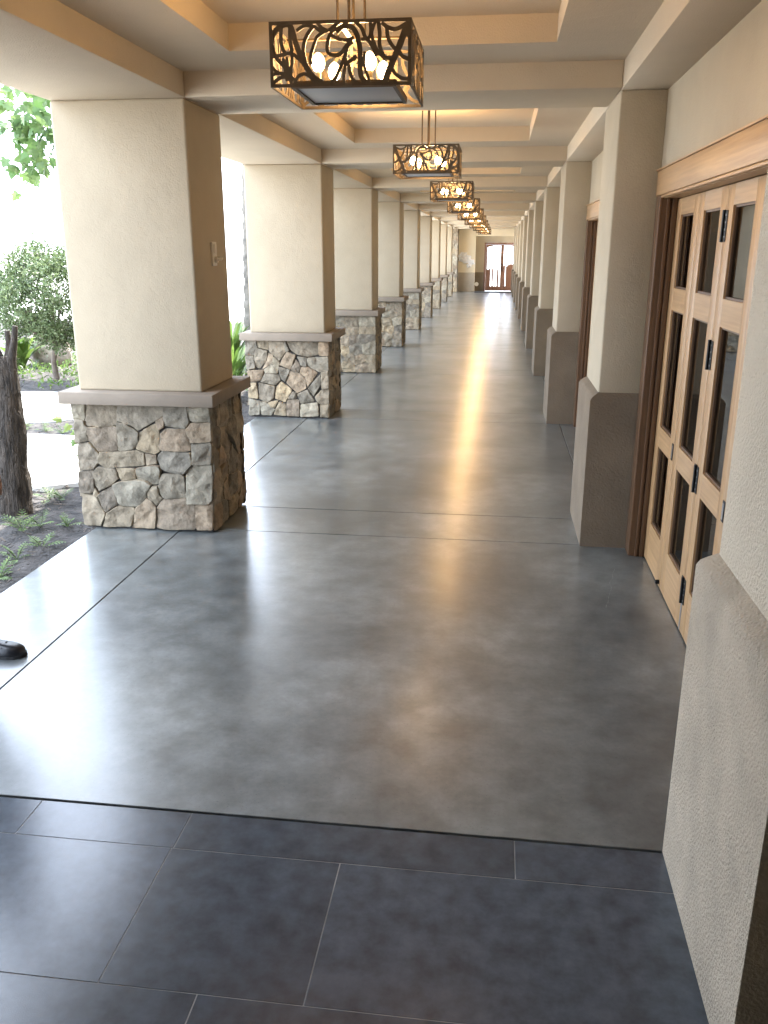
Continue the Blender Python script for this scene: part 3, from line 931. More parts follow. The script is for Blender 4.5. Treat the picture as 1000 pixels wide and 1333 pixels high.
t = thing('double_door', 'dark wooden double door with arched glass and reed carvings at the corridor\'s far end', 'door', (0.15, 37.5, 0))
t['kind'] = 'thing'
q = MB()
q.box(-0.60, -0.53, 37.47, 37.6, 0.0, 1.96, 0.005)
q.box(0.83, 0.90, 37.47, 37.6, 0.0, 1.96, 0.005)
q.box(-0.53, 0.83, 37.472, 37.6, 1.89, 1.958, 0.005)
q.build('door_frame', M['dwood'], t, smooth=40)
for s in (0, 1):
    xa, xb_ = (-0.528, 0.148) if s == 0 else (0.152, 0.828)
    L = MB()
    ya, yb_ = 37.49, 37.54
    L.box(xa, xa + 0.065, ya, yb_, 0.01, 1.888, 0.004)
    L.box(xb_ - 0.065, xb_, ya, yb_, 0.01, 1.888, 0.004)
    L.box(xa + 0.065, xb_ - 0.065, ya + 0.001, yb_ - 0.001, 0.01, 0.20)
    n = 14                                              # the arched head board of the leaf
    xx = [xa + 0.065 + (xb_ - xa - 0.13) * i / n for i in range(n + 1)]
    z_ = []
    for x in xx:
        u = (x + 0.528) / 1.356                         # one arch across both leaves
        z_.append(1.70 + 0.15 * math.sqrt(max(0, 1 - (2 * u - 1) ** 2 * 0.98)))
    for i in range(n):
        L.add([(xx[i], ya, z_[i]), (xx[i + 1], ya, z_[i + 1]), (xx[i + 1], ya, 1.888), (xx[i], ya, 1.888),
               (xx[i], yb_, z_[i]), (xx[i + 1], yb_, z_[i + 1]), (xx[i + 1], yb_, 1.888), (xx[i], yb_, 1.888)],
              [(0, 1, 2, 3), (7, 6, 5, 4), (0, 4, 5, 1)])
    lf = L.build('door_leaf', M['dwood'], t)
    if s == 0:
        q = MB()
        q.box(0.13, 0.17, 37.478, 37.489, 0.012, 1.885, 0.003)
        q.build('astragal', M['dwood'], lf)
    P = MB()
    rr = random.Random(5 + s)
    x = xa + 0.0655
    gaps = [0.10, 0.23, 0.30, 0.41] if s == 0 else [0.06]
    while x < xb_ - 0.09:                               # carved reeds of uneven height over the glass
        wd_ = min(rr.uniform(0.04, 0.085), xb_ - 0.0655 - x)
        if xb_ - 0.0655 - x - wd_ < 0.03:
            wd_ = xb_ - 0.0655 - x
        top = (0.90 + rr.uniform(-0.10, 0.05)) if s == 0 else (1.05 + 0.14 * (x - xa) / 0.68 + rr.uniform(-0.05, 0.03))
        P.add([(x, ya + 0.008, 0.2), (x + wd_, ya + 0.008, 0.2), (x + wd_, ya + 0.008, top - 0.05), (x + wd_ * 0.5, ya + 0.008, top), (x, ya + 0.008, top - 0.04),
               (x, ya + 0.022, 0.2), (x + wd_, ya + 0.022, 0.2), (x + wd_, ya + 0.022, top - 0.05), (x + wd_ * 0.5, ya + 0.022, top), (x, ya + 0.022, top - 0.04)],
              [(0, 1, 2, 3, 4), (9, 8, 7, 6, 5), (0, 5, 6, 1), (1, 6, 7, 2), (2, 7, 8, 3), (3, 8, 9, 4), (4, 9, 5, 0)])
        x += wd_
        if gaps and x - xa - 0.066 > gaps[0]:
            gaps.pop(0)
            x += 0.05 if s == 0 else 0.022
    P.build('reed_carving', M['dwood'], lf)
    g_ = MB()
    g_.box(xa + 0.066, xb_ - 0.066, ya + 0.03, ya + 0.034, 0.2, 1.86)
    g_.build('glass_pane', M['clear'], lf)
    h = MB()
    hx = xb_ - 0.032 if s == 0 else xa + 0.032
    h.tube([(hx, ya - 0.001, 0.80), (hx, ya - 0.035, 0.82), (hx, ya - 0.035, 1.08), (hx, ya - 0.001, 1.10)], 0.009, 8)
    h.build('pull_handle', M['black'], lf, smooth=60)

q = MB()
q.box(-0.93, 0.56, 35.95, 36.92, 0.001, 0.016, 0.006)
tag(q.build('door_mat', M['matt'], loc=(-0.2, 36.4, 0), smooth=40), 'dark grey door mat on the floor before the far double door', 'mat')
q = MB()
q.tube([(-0.885, 37.464, 0.28), (-0.885, 37.452, 0.28), (-0.885, 37.446, 0.28)], [0.085, 0.085, 0.06], 24)
tag(q.build('wall_disc', M['white'], loc=(-0.885, 37.464, 0.28), smooth=40), 'small white disc on the dark wainscot beside the far door', 'plaque')
q = MB()
rr = random.Random(3)
for (x, z, rx, rz, ang) in ((-1.47, 1.45, 0.19, 0.13, 0.3), (-1.52, 1.30, 0.14, 0.12, -0.5), (-1.27, 1.33, 0.17, 0.14, -0.7), (-1.36, 1.22, 0.13, 0.09, 0.2), (-1.12, 1.19, 0.15, 0.12, -0.4), (-1.20, 1.06, 0.12, 0.09, 0.5)):
    nu, nv = 20, 8
    vs = []
    for i in range(nv + 1):
        for j in range(nu):
            a = 2 * math.pi * j / nu
            s = math.sin(math.pi / 2 * i / nv)
            wob = 1 + 0.16 * math.sin(a * 5 + x * 9) * s
            u, v = rx * s * math.cos(a) * wob, rz * s * math.sin(a) * wob
            d = 0.055 * math.cos(math.pi / 2 * i / nv) * (0.75 + 0.25 * math.sin(a * 5 + x * 9)) + 0.004
            vs.append((x + u * math.cos(ang) - v * math.sin(ang), 36.992 - d, z + u * math.sin(ang) + v * math.cos(ang)))
    q.add(vs, [(i * nu + j, i * nu + (j + 1) % nu, (i + 1) * nu + (j + 1) % nu, (i + 1) * nu + j) for i in range(nv) for j in range(nu)])
tag(q.build('wall_sculpture', M['white'], loc=(-1.3, 36.99, 1.25), smooth=60), 'white shell-like relief on the end wall above the taupe wainscot', 'wall art')

# phone plate on the first column
t = thing('phone_plate', 'small cream plate with a round jack knob on the nearest column\'s side', 'wall plate', (XS1, 5.235, 1.67))
q = MB()
q.box(XS1 - 0.001, XS1 + 0.012, 5.195, 5.275, 1.60, 1.74, 0.005)
q.build('plate', M['plastic'], t, smooth=50)
q = MB()
q.box(XS1 + 0.011, XS1 + 0.019, 5.212, 5.256, 1.672, 1.728, 0.004)
q.build('rocker', M['plastic'], t, smooth=50)
q = MB()
q.tube([(XS1 + 0.011, 5.237, 1.635), (XS1 + 0.028, 5.237, 1.635)], [0.020, 0.017], 14)
q.tube([(XS1 + 0.027, 5.237, 1.635), (XS1 + 0.034, 5.255, 1.640), (XS1 + 0.036, 5.276, 1.642), (XS1 + 0.034, 5.286, 1.638)], [0.007, 0.009, 0.012, 0.007], 10)
q.build('knob', M['plastic'], t, smooth=60)

# ---------------------------------------------------------------- pendant lamps
LW, LH = 0.492, 0.205


def smooth_line(pts, step=6):
    out = []
    P = [pts[0]] + pts + [pts[-1]]
    for i in range(1, len(P) - 2):
        p0, p1, p2, p3 = P[i - 1:i + 3]
        for j in range(step):
            s = j / step
            out.append(tuple(0.5 * (2 * p1[c_] + (p2[c_] - p0[c_]) * s + (2 * p0[c_] - 5 * p1[c_] + 4 * p2[c_] - p3[c_]) * s * s + (3 * p1[c_] - p0[c_] - 3 * p2[c_] + p3[c_]) * s ** 3) for c_ in (0, 1)))
    out.append(pts[-1])
    return out


STROKES = []
for sline in FRET.split('|'):
    wd_, pp = sline.split(':')
    STROKES.append((float(wd_), smooth_line([(float(a.split(',')[0]) * LW, float(a.split(',')[1]) * LH) for a in pp.split()])))


def fret(mb, O, U, N):
    """cut-metal panel LW x LH, standing on O along U, facing N"""
    def P(u, v, d):
        return (O[0] + U[0] * u + N[0] * d, O[1] + U[1] * u + N[1] * d, O[2] + v)

    def bar(pts, w, th):
        vs = []
        n = len(pts)
        for i, p in enumerate(pts):
            a, b = pts[max(0, i - 1)], pts[min(n - 1, i + 1)]
            dx, dy = b[0] - a[0], b[1] - a[1]
            L = math.hypot(dx, dy) or 1
            ox, oy = -dy / L * w / 2, dx / L * w / 2
            cl = lambda u, v: (min(max(u, 0.001), LW - 0.001), min(max(v, 0.001), LH - 0.001))
            l_, r_ = cl(p[0] + ox, p[1] + oy), cl(p[0] - ox, p[1] - oy)
            vs += [P(*l_, th), P(*r_, th), P(*l_, -th), P(*r_, -th)]
        fs = []
        for i in range(n - 1):
            a, b = i * 4, i * 4 + 4
            fs += [(a, a + 1, b + 1, b), (a + 2, b + 2, b + 3, a + 3), (a, b, b + 2, a + 2), (a + 1, a + 3, b + 3, b + 1)]
        mb.add(vs, fs)
    for i, (w_, pts) in enumerate(STROKES):
        bar(pts, w_ * 1.32, 0.0011 + 0.00003 * i)


lamp = thing('pendant_lamp', '', 'pendant lamp', (0, 0, 0), 'square cut-metal pendant lamps down the corridor')
a = LW / 2
q = MB()
e_ = 0.011
for z0, z1 in ((0, e_), (LH - e_, LH)):                 # square frame
    q.box(-a, a, -a, -a + 0.006, z0, z1)
    q.box(-a, a, a - 0.006, a, z0, z1)
    q.box(-a, -a + 0.006, -a + 0.006, a - 0.006, z0, z1)
    q.box(a - 0.006, a, -a + 0.006, a - 0.006, z0, z1)
for x in (-a, a - e_):
    for y in (-a, a - e_):
        q.box(x - 0.0004, x + e_ + 0.0004, y - 0.0004, y + e_ + 0.0004, 0.0005, LH - 0.0005)
q.box(-a + 0.006, a - 0.006, -0.009, 0.009, LH - 0.010, LH - 0.004)
q.box(-0.009, 0.009, -a + 0.006, -0.0095, LH - 0.010, LH - 0.004)
q.box(-0.009, 0.009, 0.0095, a - 0.006, LH - 0.010, LH - 0.004)
q.build('frame', M['bronze'], lamp)
for O, U, N in (((-a, -a + 0.003, 0), (1, 0), (0, -1)), ((-a, a - 0.003, 0), (1, 0), (0, 1)), ((-a + 0.003, -a, 0), (0, 1), (-1, 0)), ((a - 0.003, -a, 0), (0, 1), (1, 0))):
    q = MB()
    fret(q, O, U, N)
    q.build('fretwork_panel', M['bronze'], lamp)
q = MB()
q.box(-a + 0.062, a - 0.062, -a + 0.062, a - 0.062, 0.012, 0.026, 0.003)
tr = q.build('tray', M['tray'], lamp, smooth=40)
q = MB()
b_ = a - 0.062
for x0_, x1_, y0_, y1_ in ((-b_ - 0.004, b_ + 0.004, -b_ - 0.004, -b_ + 0.010), (-b_ - 0.004, b_ + 0.004, b_ - 0.010, b_ + 0.004), (-b_ - 0.004, -b_ + 0.010, -b_ + 0.0102, b_ - 0.0102), (b_ - 0.010, b_ + 0.004, -b_ + 0.0102, b_ - 0.0102)):
    q.box(x0_, x1_, y0_, y1_, 0.006, 0.029)
q.build('tray_rim', M['bronze'], tr)
q = MB()
q.tube([(0, 0, 0.026), (0, 0, LH - 0.004)], 0.006, 8)
for s in (-1, 1):
    q.box(min(0.006 * s, (a - 0.1 + 0.037) * s), max(0.006 * s, (a - 0.1 + 0.037) * s), -0.004, 0.004, 0.040, 0.048)
q.build('stem', M['bronze'], lamp)
for dx, dy in ((-0.05, 0), (0.05, 0), (0, -0.05), (0, 0.05)):
    q = MB()
    q.tube([(dx, dy, LH - 0.005), (dx, dy, 2.717 - 2.238)], 0.0052 if dx else 0.006, 8)
    q.build('rod', M['bronze'], lamp, smooth=60)
q = MB()
q.box(-0.085, 0.085, -0.085, 0.085, 2.716 - 2.238, 2.7315 - 2.238, 0.004)
q.build('ceiling_plate', M['bronze'], lamp, smooth=40)
for sx in (-1, 1):
    for sy in (-1, 1):
        bx, by = 0.094 * sx + 0.014 * sy, 0.085 * sy
        q = MB()
        q.lathe([(0.0, 0.027), (0.016, 0.027), (0.013, 0.05), (0.010, 0.052), (0.010, 0.075), (0.0, 0.075)], (bx, by, 0), 12)
        s_ = q.build('socket', M['socket'], lamp, smooth=50)
        q = MB()
        q.lathe([(0.0, 0.076), (0.010, 0.077), (0.017, 0.083), (0.0225, 0.093), (0.024, 0.104), (0.022, 0.116), (0.016, 0.128), (0.007, 0.136), (0.0, 0.139)], (bx, by, 0), 14)
        q.build('bulb', M['bulb'], s_, smooth=180)
ld = bpy.data.lights.new('lamp_light', 'POINT')
ld.energy = LAMP_W
ld.color = (1.0, 0.60, 0.26)
ld.shadow_soft_size = 0.06
lo = bpy.data.objects.new('lamp_light', ld)
COL.objects.link(lo)
lo.parent = lamp
lo.location = (0, 0.0, 0.135)
for k in range(10):
    y = 3.445 if k == 0 else (beam_y(k - 1) + BEAM_D + beam_y(k)) / 2 - 0.04
    o = lamp if k == 0 else copy_tree(lamp)
    o.location = (-0.567, y, 2.238)
    if k:
        o.rotation_euler = (0, 0, math.pi)
    o['label'] = ('largest and nearest bronze cut-metal lamp with four glowing bulbs' if k == 0 else
                  'bronze cut-metal lamp hanging above the corridor, %s from the front' % ORDER[k])

# ---------------------------------------------------------------- garden
rnd = random.Random(21)
s = MB()
nx, ny = 120, 230
X0, X1, Y0, Y1 = -13.0, -2.481, -2.0, 21.0
vs = []
for j in range(ny + 1):
    for i in range(nx + 1):
        u = i / nx
        x = X1 + (X0 - X1) * (u ** 1.35)
        y = Y0 + (Y1 - Y0) * j / ny
        z = -0.060 + 0.026 * noise.noise((x * 2.3, y * 2.3, 1)) + 0.020 * noise.noise((x * 8, y * 8, 3)) + 0.012 * noise.noise((x * 19, y * 19, 5))
        if i == 0:
            z = -0.075
        vs.append((x, y, min(z, -0.026)))
s.add(vs, [(j * (nx + 1) + i, j * (nx + 1) + i + 1, (j + 1) * (nx + 1) + i + 1, (j + 1) * (nx + 1) + i) for j in range(ny) for i in range(nx)])
tag(s.build('soil_bed', M['soil'], smooth=180), kind='structure')

ch = MB()                                               # bark chips lying on the soil
for _ in range(2600):
    y = rnd.uniform(2.5, 13)
    x = -2.5 - abs(rnd.gauss(0, 1.2)) if y < 7 else rnd.uniform(-7.5, -2.5)
    l_, w_, an, el = rnd.uniform(0.015, 0.055), rnd.uniform(0.006, 0.014), rnd.uniform(0, 6.28), rnd.uniform(-0.35, 0.35)
    d = Vector((math.cos(an) * math.cos(el), math.sin(an) * math.cos(el), math.sin(el)))
    n_ = Vector((-math.sin(an), math.cos(an), 0))
    p = Vector((x, y, -0.034 + rnd.uniform(0, 0.012)))
    u_ = Vector((0, 0, 0.004))
    A, B, C_, D_ = p - d * l_ / 2 - n_ * w_ / 2, p + d * l_ / 2 - n_ * w_ * 0.3, p + d * l_ / 2 + n_ * w_ * 0.3, p - d * l_ / 2 + n_ * w_ / 2
    ch.add([A, B, C_, D_, A + u_, B + u_, C_ + u_, D_ + u_], [(0, 1, 2, 3), (4, 5, 6, 7), (0, 1, 5, 4), (1, 2, 6, 5), (2, 3, 7, 6), (3, 0, 4, 7)])
M['chips'] = island_mat('bark_chip', [(0.05, 0.04, 0.032), (0.11, 0.085, 0.065), (0.03, 0.026, 0.024), (0.16, 0.13, 0.11)], 0.9, 0)
tag(ch.build('bark_mulch', M['chips']), kind='stuff')


def ribbon(name, lower, upper, z=-0.012):
    q = MB()
    lo_, up_ = smooth_line(lower, 6), smooth_line(upper, 6)
    n = min(len(lo_), len(up_))
    vs = []
    for i in range(n):
        vs += [(*lo_[i], z), (*up_[i], z), (*lo_[i], z - 0.1), (*up_[i], z - 0.1)]
    fs = []
    for i in range(n - 1):
        a, b = i * 4, i * 4 + 4
        fs += [(a, b, b + 1, a + 1), (a, a + 2, b + 2, b), (a + 1, b + 1, b + 3, a + 3)]
    fs += [(0, 1, 3, 2), ((n - 1) * 4, (n - 1) * 4 + 2, (n - 1) * 4 + 3, (n - 1) * 4 + 1)]
    q.add(vs, fs)
    tag(q.build(name, M['path']), kind='structure')


ribbon('garden_path', [(-12.9, 5.3), (-9, 5.4), (-5.5, 5.5), (-4.3, 5.6), (-3.457, 5.767), (-3.136, 5.918), (-2.49, 6.3)],
       [(-12.9, 7.0), (-9, 7.2), (-6, 7.5), (-4.59, 7.575), (-3.95, 7.556), (-3.3, 7.5), (-2.49, 7.45)])
ribbon('garden_path', [(-12.9, 7.8), (-9, 8.0), (-6.5, 8.1), (-4.94, 8.26), (-4.42, 8.416), (-4.15, 8.75), (-4.1, 9.1)],
       [(-12.9, 9.6), (-9, 9.85), (-7.5, 9.9), (-5.95, 9.975), (-5.2, 9.96), (-4.5, 9.75), (-4.12, 9.35)])


def leaf(mb, p, d, n_, L, W, fold=0.15, shape='oval'):
    """a small pointed leaf from p along d"""
    d = d.normalized()
    sd_ = d.cross(n_)
    if sd_.length < 1e-3:
        sd_ = d.cross(Vector((1, 0.2, 0)))
    sd_.normalize()
    u_ = sd_.cross(d)
    m = p + d * L * 0.5 - u_ * L * 0.04
    mb.add([p, m + sd_ * W / 2 + u_ * W * fold, p + d * L - u_ * L * 0.12, m - sd_ * W / 2 + u_ * W * fold, m], [(0, 4, 1), (1, 4, 2), (2, 4, 3), (3, 4, 0)])


def lobed(mb, p, d, n_, S):
    d = d.normalized()
    sd_ = d.cross(n_)
    if sd_.length < 1e-3:
        sd_ = Vector((1, 0, 0))
    sd_.normalize()
    u_ = sd_.cross(d)
    out = [(0, 0), (0.30, -0.12), (0.55, 0.10), (0.36, 0.26), (0.62, 0.55), (0.30, 0.58), (0.22, 0.80), (0, 1.12),
           (-0.22, 0.80), (-0.30, 0.58), (-0.62, 0.55), (-0.36, 0.26), (-0.55, 0.10), (-0.30, -0.12)]
    vs = [p + sd_ * x * S + d * y * S - u_ * (abs(x) * 0.25 + y * y * 0.15) * S for x, y in out]
    vs.append(p + d * 0.35 * S)
    n = len(out)
    mb.add(vs, [(i, (i + 1) % n, n) for i in range(n)])


def rdir(zb=0.0):
    while True:
        v = Vector((rnd.uniform(-1, 1), rnd.uniform(-1, 1), rnd.uniform(-1, 1)))
        if 0.05 < v.length < 1:
            v.normalize()
            v.z += zb
            return v.normalized()


def limbs(mb, base, tips, r0, mid=0.5):
    for tp in tips:
        b_, tp = Vector(base), Vector(tp)
        m_ = b_.lerp(tp, mid) + Vector((rnd.uniform(-1, 1), rnd.uniform(-1, 1), rnd.uniform(0, 1))) * (tp - b_).length * 0.08
        mb.tube([b_, m_, tp], [r0, r0 * 0.6, r0 * 0.2], 7)


# round grey-green bush behind the paths
t = thing('garden_bush', 'rounded grey-green small-leaved bush growing behind the pale garden paths', 'bush', (-6.05, 11.2, -0.06))
q = MB()
q.tube([(-6.05, 11.2, -0.08), (-6.07, 11.2, 0.2), (-6.02, 11.22, 0.45)], [0.045, 0.035, 0.03], 8)
tips = [Vector((-6.0, 11.2, 1.05)) + Vector((d.x * 0.62, d.y * 0.6, d.z * 0.5)) for d in [rdir(0.2) for _ in range(22)]]
limbs(q, (-6.02, 11.22, 0.42), tips, 0.018)
q.build('trunk', M['branch'], t, smooth=60)
q = MB()
cl = []
for _ in range(300):
    d = rdir(0.05)
    rr_ = rnd.uniform(0.35, 1.0) ** 0.5
    cl.append(Vector((-6.0 + d.x * 0.85 * rr_, 11.2 + d.y * 0.8 * rr_, 1.05 + d.z * 0.70 * rr_)))
for c_ in cl:
    for _ in range(80):
        p = c_ + Vector((rnd.gauss(0, 0.075), rnd.gauss(0, 0.075), rnd.gauss(0, 0.06)))
        leaf(q, p, rdir(0.3), rdir(0.6), rnd.uniform(0.035, 0.065), rnd.uniform(0.018, 0.03))
q.build('foliage', M['leaf_olive'], t)

# broad-leaved tree hidden behind the first column, one branch reaching into the open
t = thing('lobed_leaf_tree', 'tree with large lobed leaves, its branch hanging beside the nearest column', 'tree', (-3.95, 9.4, -0.06))
q = MB()
q.tube([(-3.95, 9.4, -0.1), (-3.93, 9.42, 0.8), (-3.98, 9.4, 1.7), (-4.0, 9.4, 2.5), (-4.0, 9.42, 3.4), (-4.02, 9.4, 4.3)], [0.09, 0.075, 0.065, 0.055, 0.04, 0.015], 10)
tips = [(-4.88, 9.05, 2.62), (-4.98, 9.1, 3.05), (-4.8, 9.0, 2.95), (-3.5, 9.2, 3.0), (-3.7, 10.0, 3.4), (-4.4, 9.9, 3.6), (-4.5, 8.8, 3.7), (-3.6, 8.9, 3.9), (-4.1, 9.4, 4.6)]
limbs(q, (-4.0, 9.4, 2.3), tips, 0.025)
q.build('trunk', M['branch'], t, smooth=60)
q = MB()
for tp in tips:
    near = tp[0] < -4.7
    for _ in range(46 if near else 70):
        sg = 0.13 if near else 0.24
        p = Vector(tp) + Vector((rnd.gauss(0, sg), rnd.gauss(0, sg), rnd.gauss(0, sg * 1.1)))
        d = rdir(-0.5)
        lobed(q, p, d, rdir(0.4), rnd.uniform(0.085, 0.14))
q.build('foliage', M['leaf_maple'], t)

# shaggy cut palm trunk
t = thing('cut_palm_stump', 'dark shaggy palm stump with cut frond stubs beside the walkway', 'palm stump', (-3.28, 5.3, -0.07))
q = MB()
base = [(-3.28, 5.3, -0.12), (-3.275, 5.3, 0.05), (-3.255, 5.3, 0.35), (-3.235, 5.3, 0.65), (-3.215, 5.3, 0.95), (-3.205, 5.3, 1.02)]
rad = [0.125, 0.112, 0.098, 0.090, 0.074, 0.045]
n = 22
vs = []
N_ = 40
for i in range(N_ + 1):
    s_ = i / N_ * (len(base) - 1)
    a_ = min(int(s_), len(base) - 2)
    fr = s_ - a_
    c_ = Vector(base[a_]).lerp(Vector(base[a_ + 1]), fr)
    r_ = rad[a_] + (rad[a_ + 1] - rad[a_]) * fr
    for k in range(n):
        an = 2 * math.pi * k / n
        rr_ = r_ * (1 + 0.13 * noise.noise((math.cos(an) * 2, math.sin(an) * 2, c_.z * 5)) + 0.10 * noise.noise((math.cos(an) * 6, math.sin(an) * 6, c_.z * 14)))
        vs.append((c_.x + rr_ * math.cos(an), c_.y + rr_ * math.sin(an), c_.z))
q.add(vs, [(i * n + k, i * n + (k + 1) % n, (i + 1) * n + (k + 1) % n, (i + 1) * n + k) for i in range(N_) for k in range(n)] + [tuple(N_ * n + k for k in range(n))])
q.build('trunk', M['bark'], t, smooth=60)
q = MB()
for _ in range(900):                                    # loose fibres
    s_ = rnd.random() * (len(base) - 1.01)
    a_ = int(s_)
    c_ = Vector(base[a_]).lerp(Vector(base[a_ + 1]), s_ - a_)
    r_ = rad[a_] + (rad[a_ + 1] - rad[a_]) * (s_ - a_)
    an = rnd.uniform(0, 6.28)
    o_ = Vector((math.cos(an), math.sin(an), 0))
    p = c_ + o_ * r_ * 0.95
    d = o_ * rnd.uniform(0.1, 0.6) + Vector((rnd.uniform(-0.3, 0.3), rnd.uniform(-0.3, 0.3), rnd.uniform(-1, 0.7)))
    leaf(q, p, d, o_, rnd.uniform(0.03, 0.075), rnd.uniform(0.003, 0.007))
q.build('fibre', M['bark'], t)
for (dx, dy, top, lean) in ((-0.03, 0.0, 1.24, -0.06), (0.045, -0.02, 1.22, 0.055), (0.0, 0.05, 1.18, 0.0), (-0.075, -0.02, 1.30, -0.12)):
    q = MB()
    q.tube([(-3.215 + dx, 5.3 + dy, 0.78), (-3.21 + dx * 1.25, 5.3 + dy * 1.2, 1.0), (-3.21 + dx * 1.3 + lean * 0.6, 5.3 + dy * 1.3, (top + 1.0) / 2), (-3.21 + dx * 1.3 + lean, 5.3 + dy * 1.3, top)], [0.038, 0.030, 0.022, 0.017], 8)
    q.build('frond_stub', M['bark'], t, smooth=60)

# tall palm seen between the first two columns
t = thing('palm_tree', 'tall pale-trunked palm seen between the two nearest columns', 'palm', (-3.42, 12.0, -0.06))
q = MB()
vs = []
n, N_ = 18, 90
for i in range(N_ + 1):
    z = -0.1 + 6.3 * i / N_
    r_ = (0.165 - 0.012 * z) * (1.0 + (0.09 if i % 3 == 0 else -0.03) + 0.02 * noise.noise((i, 0, 0)))
    for k in range(n):
        an = 2 * math.pi * k / n
        rr_ = r_ * (1 + 0.06 * noise.noise((math.cos(an) * 3, math.sin(an) * 3, z * 6)))
        vs.append((-3.41 + 0.02 * z + rr_ * math.cos(an), 12.0 + rr_ * math.sin(an), z))
q.add(vs, [(i * n + k, i * n + (k + 1) % n, (i + 1) * n + (k + 1) % n, (i + 1) * n + k) for i in range(N_) for k in range(n)])
q.build('trunk', M['palmbark'], t, smooth=40)
q = MB()
for i in range(18):
    an = i * 2.4
    el = rnd.uniform(-0.1, 1.0)
    o_ = Vector((math.cos(an), math.sin(an), 0))
    prev = Vector((-3.26, 12.0, 6.15))
    d = o_ * math.cos(el) + Vector((0, 0, math.sin(el)))
    for s_ in range(14):
        nxt = prev + d * 0.16
        sd_ = d.cross(Vector((0, 0, 1))).normalized()
        q.tube([prev, nxt], 0.012 - 0.0007 * s_, 4, cap=False)
        for sg in (-1, 1):
            leaf(q, nxt, sd_ * sg + d * 0.6 - Vector((0, 0, 0.35)), Vector((0, 0, 1)), 0.5 * (1 - abs(s_ - 6) / 11), 0.035)
        prev = nxt
        d = (d - Vector((0, 0, 0.085))).normalized()
q.build('crown', M['leaf_palm'], t)


def strap_clump(name, label, x, y, h, n, w_, m, cat='plant', group=None, spread=0.6):
    t = thing(name, label, cat, (x, y, -0.06), group)
    q = MB()
    for _ in range(n):
        an = rnd.uniform(0, 6.28)
        o_ = Vector((math.cos(an), math.sin(an), 0))
        hh = h * rnd.uniform(0.55, 1.0)
        sp = spread * h * rnd.uniform(0.3, 1.0)
        b_ = Vector((x, y, -0.07)) + o_ * rnd.uniform(0, 0.04)
        side = Vector((-o_.y, o_.x, 0))
        vs = []
        for i in range(6):
            s_ = i / 5
            p = b_ + o_ * sp * s_ ** 1.6 + Vector((0, 0, hh * (s_ - 0.25 * s_ ** 3) * 1.2))
            ww = w_ * (0.35 + 1.6 * s_ * (1 - s_) * 1.6) if i < 5 else 0.002
            vs += [p - side * ww / 2, p + side * ww / 2]
        q.add(vs, [(2 * i, 2 * i + 1, 2 * i + 3, 2 * i + 2) for i in range(5)])
    q.build('leaf_clump', m, t)
    return t


strap_clump('strap_leaf_plant', 'yellow-green strap-leaved plant in the gap between the two nearest columns', -3.22, 10.2, 0.78, 60, 0.05, M['leaf_lime'])
strap_clump('strap_leaf_plant', 'lower strap-leaved plant at the foot of the pale palm trunk', -3.12, 9.75, 0.5, 60, 0.045, M['leaf_lime'])
strap_clump('strap_leaf_plant', 'tallest strap-leaved plant behind the others, beside the pale palm', -3.75, 11.9, 0.95, 60, 0.055, M['leaf_lime'])
strap_clump('broad_leaf_plant', 'pale broad-leaved plant beside the boulder across the garden path', -7.15, 12.2, 0.62, 26, 0.16, M['leaf_lime'], spread=0.7)
t = thing('climbing_plant', 'young twining plant with round bright leaves beside the nearest stone base', 'plant', (-2.92, 5.95, -0.06))
q = MB()
st = [(-2.92, 5.86, -0.08), (-2.93, 5.87, 0.12), (-2.95, 5.88, 0.30), (-3.0, 5.88, 0.46), (-3.07, 5.88, 0.55), (-3.14, 5.86, 0.52)]
q.tube(st, [0.006, 0.005, 0.005, 0.004, 0.003, 0.002], 6)
q.build('stem', M['branch'], t, smooth=60)
q = MB()
for (x, z) in ((-2.96, 0.40), (-3.02, 0.50), (-3.10, 0.56), (-3.12, 0.45), (-3.16, 0.50), (-3.06, 0.40), (-3.0, 0.30), (-3.05, 0.24), (-2.97, 0.53), (-2.93, 0.56), (-3.08, 0.34), (-2.99, 0.20)):
    lobed(q, Vector((x, 5.87 + rnd.uniform(-0.03, 0.03), z)), Vector((rnd.uniform(-0.8, 0.4), -0.4, rnd.uniform(-0.9, 0.2))), Vector((0.1, -0.8, 0.6)), rnd.uniform(0.05, 0.075))
q.build('leaves', M['leaf_lime'], t)

# small fern-like seedlings in the soil
SEED_PX = [(-3.10, 5.62), (-3.183, 5.596), (-3.001, 4.903), (-2.93, 5.00), (-2.767, 5.04), (-2.71, 4.611), (-2.754, 4.40), (-2.686, 4.10), (-2.62, 5.35),
           (-4.75, 8.0), (-4.45, 7.9), (-4.23, 7.82), (-5.0, 7.75), (-2.70, 5.62)]
SEED_LBL = ['fern seedling nearest the pale path, behind the palm stump\'s right side', 'fern seedling just beside the one nearest the pale path', 'larger fern seedling right at the foot of the shaggy palm stump',
            'fern seedling touching the larger one at the palm stump\'s foot', 'wispy fern seedling midway between palm stump and stone base', 'fern seedling in the soil below the palm stump, second from the walkway edge',
            'low fern seedling in the near soil, between palm stump and walkway', 'frontmost fern seedling at the walkway\'s soil edge', 'tiny fern seedling against the nearest stone base',
            'seedling in the soil strip between the two paths, second from the left', 'seedling in the soil strip between the two paths, third from the left', 'rightmost seedling in the soil strip between the two paths',
            'leftmost seedling in the soil strip between the two paths', 'grass-like seedling at the near path\'s edge beside the stone base']


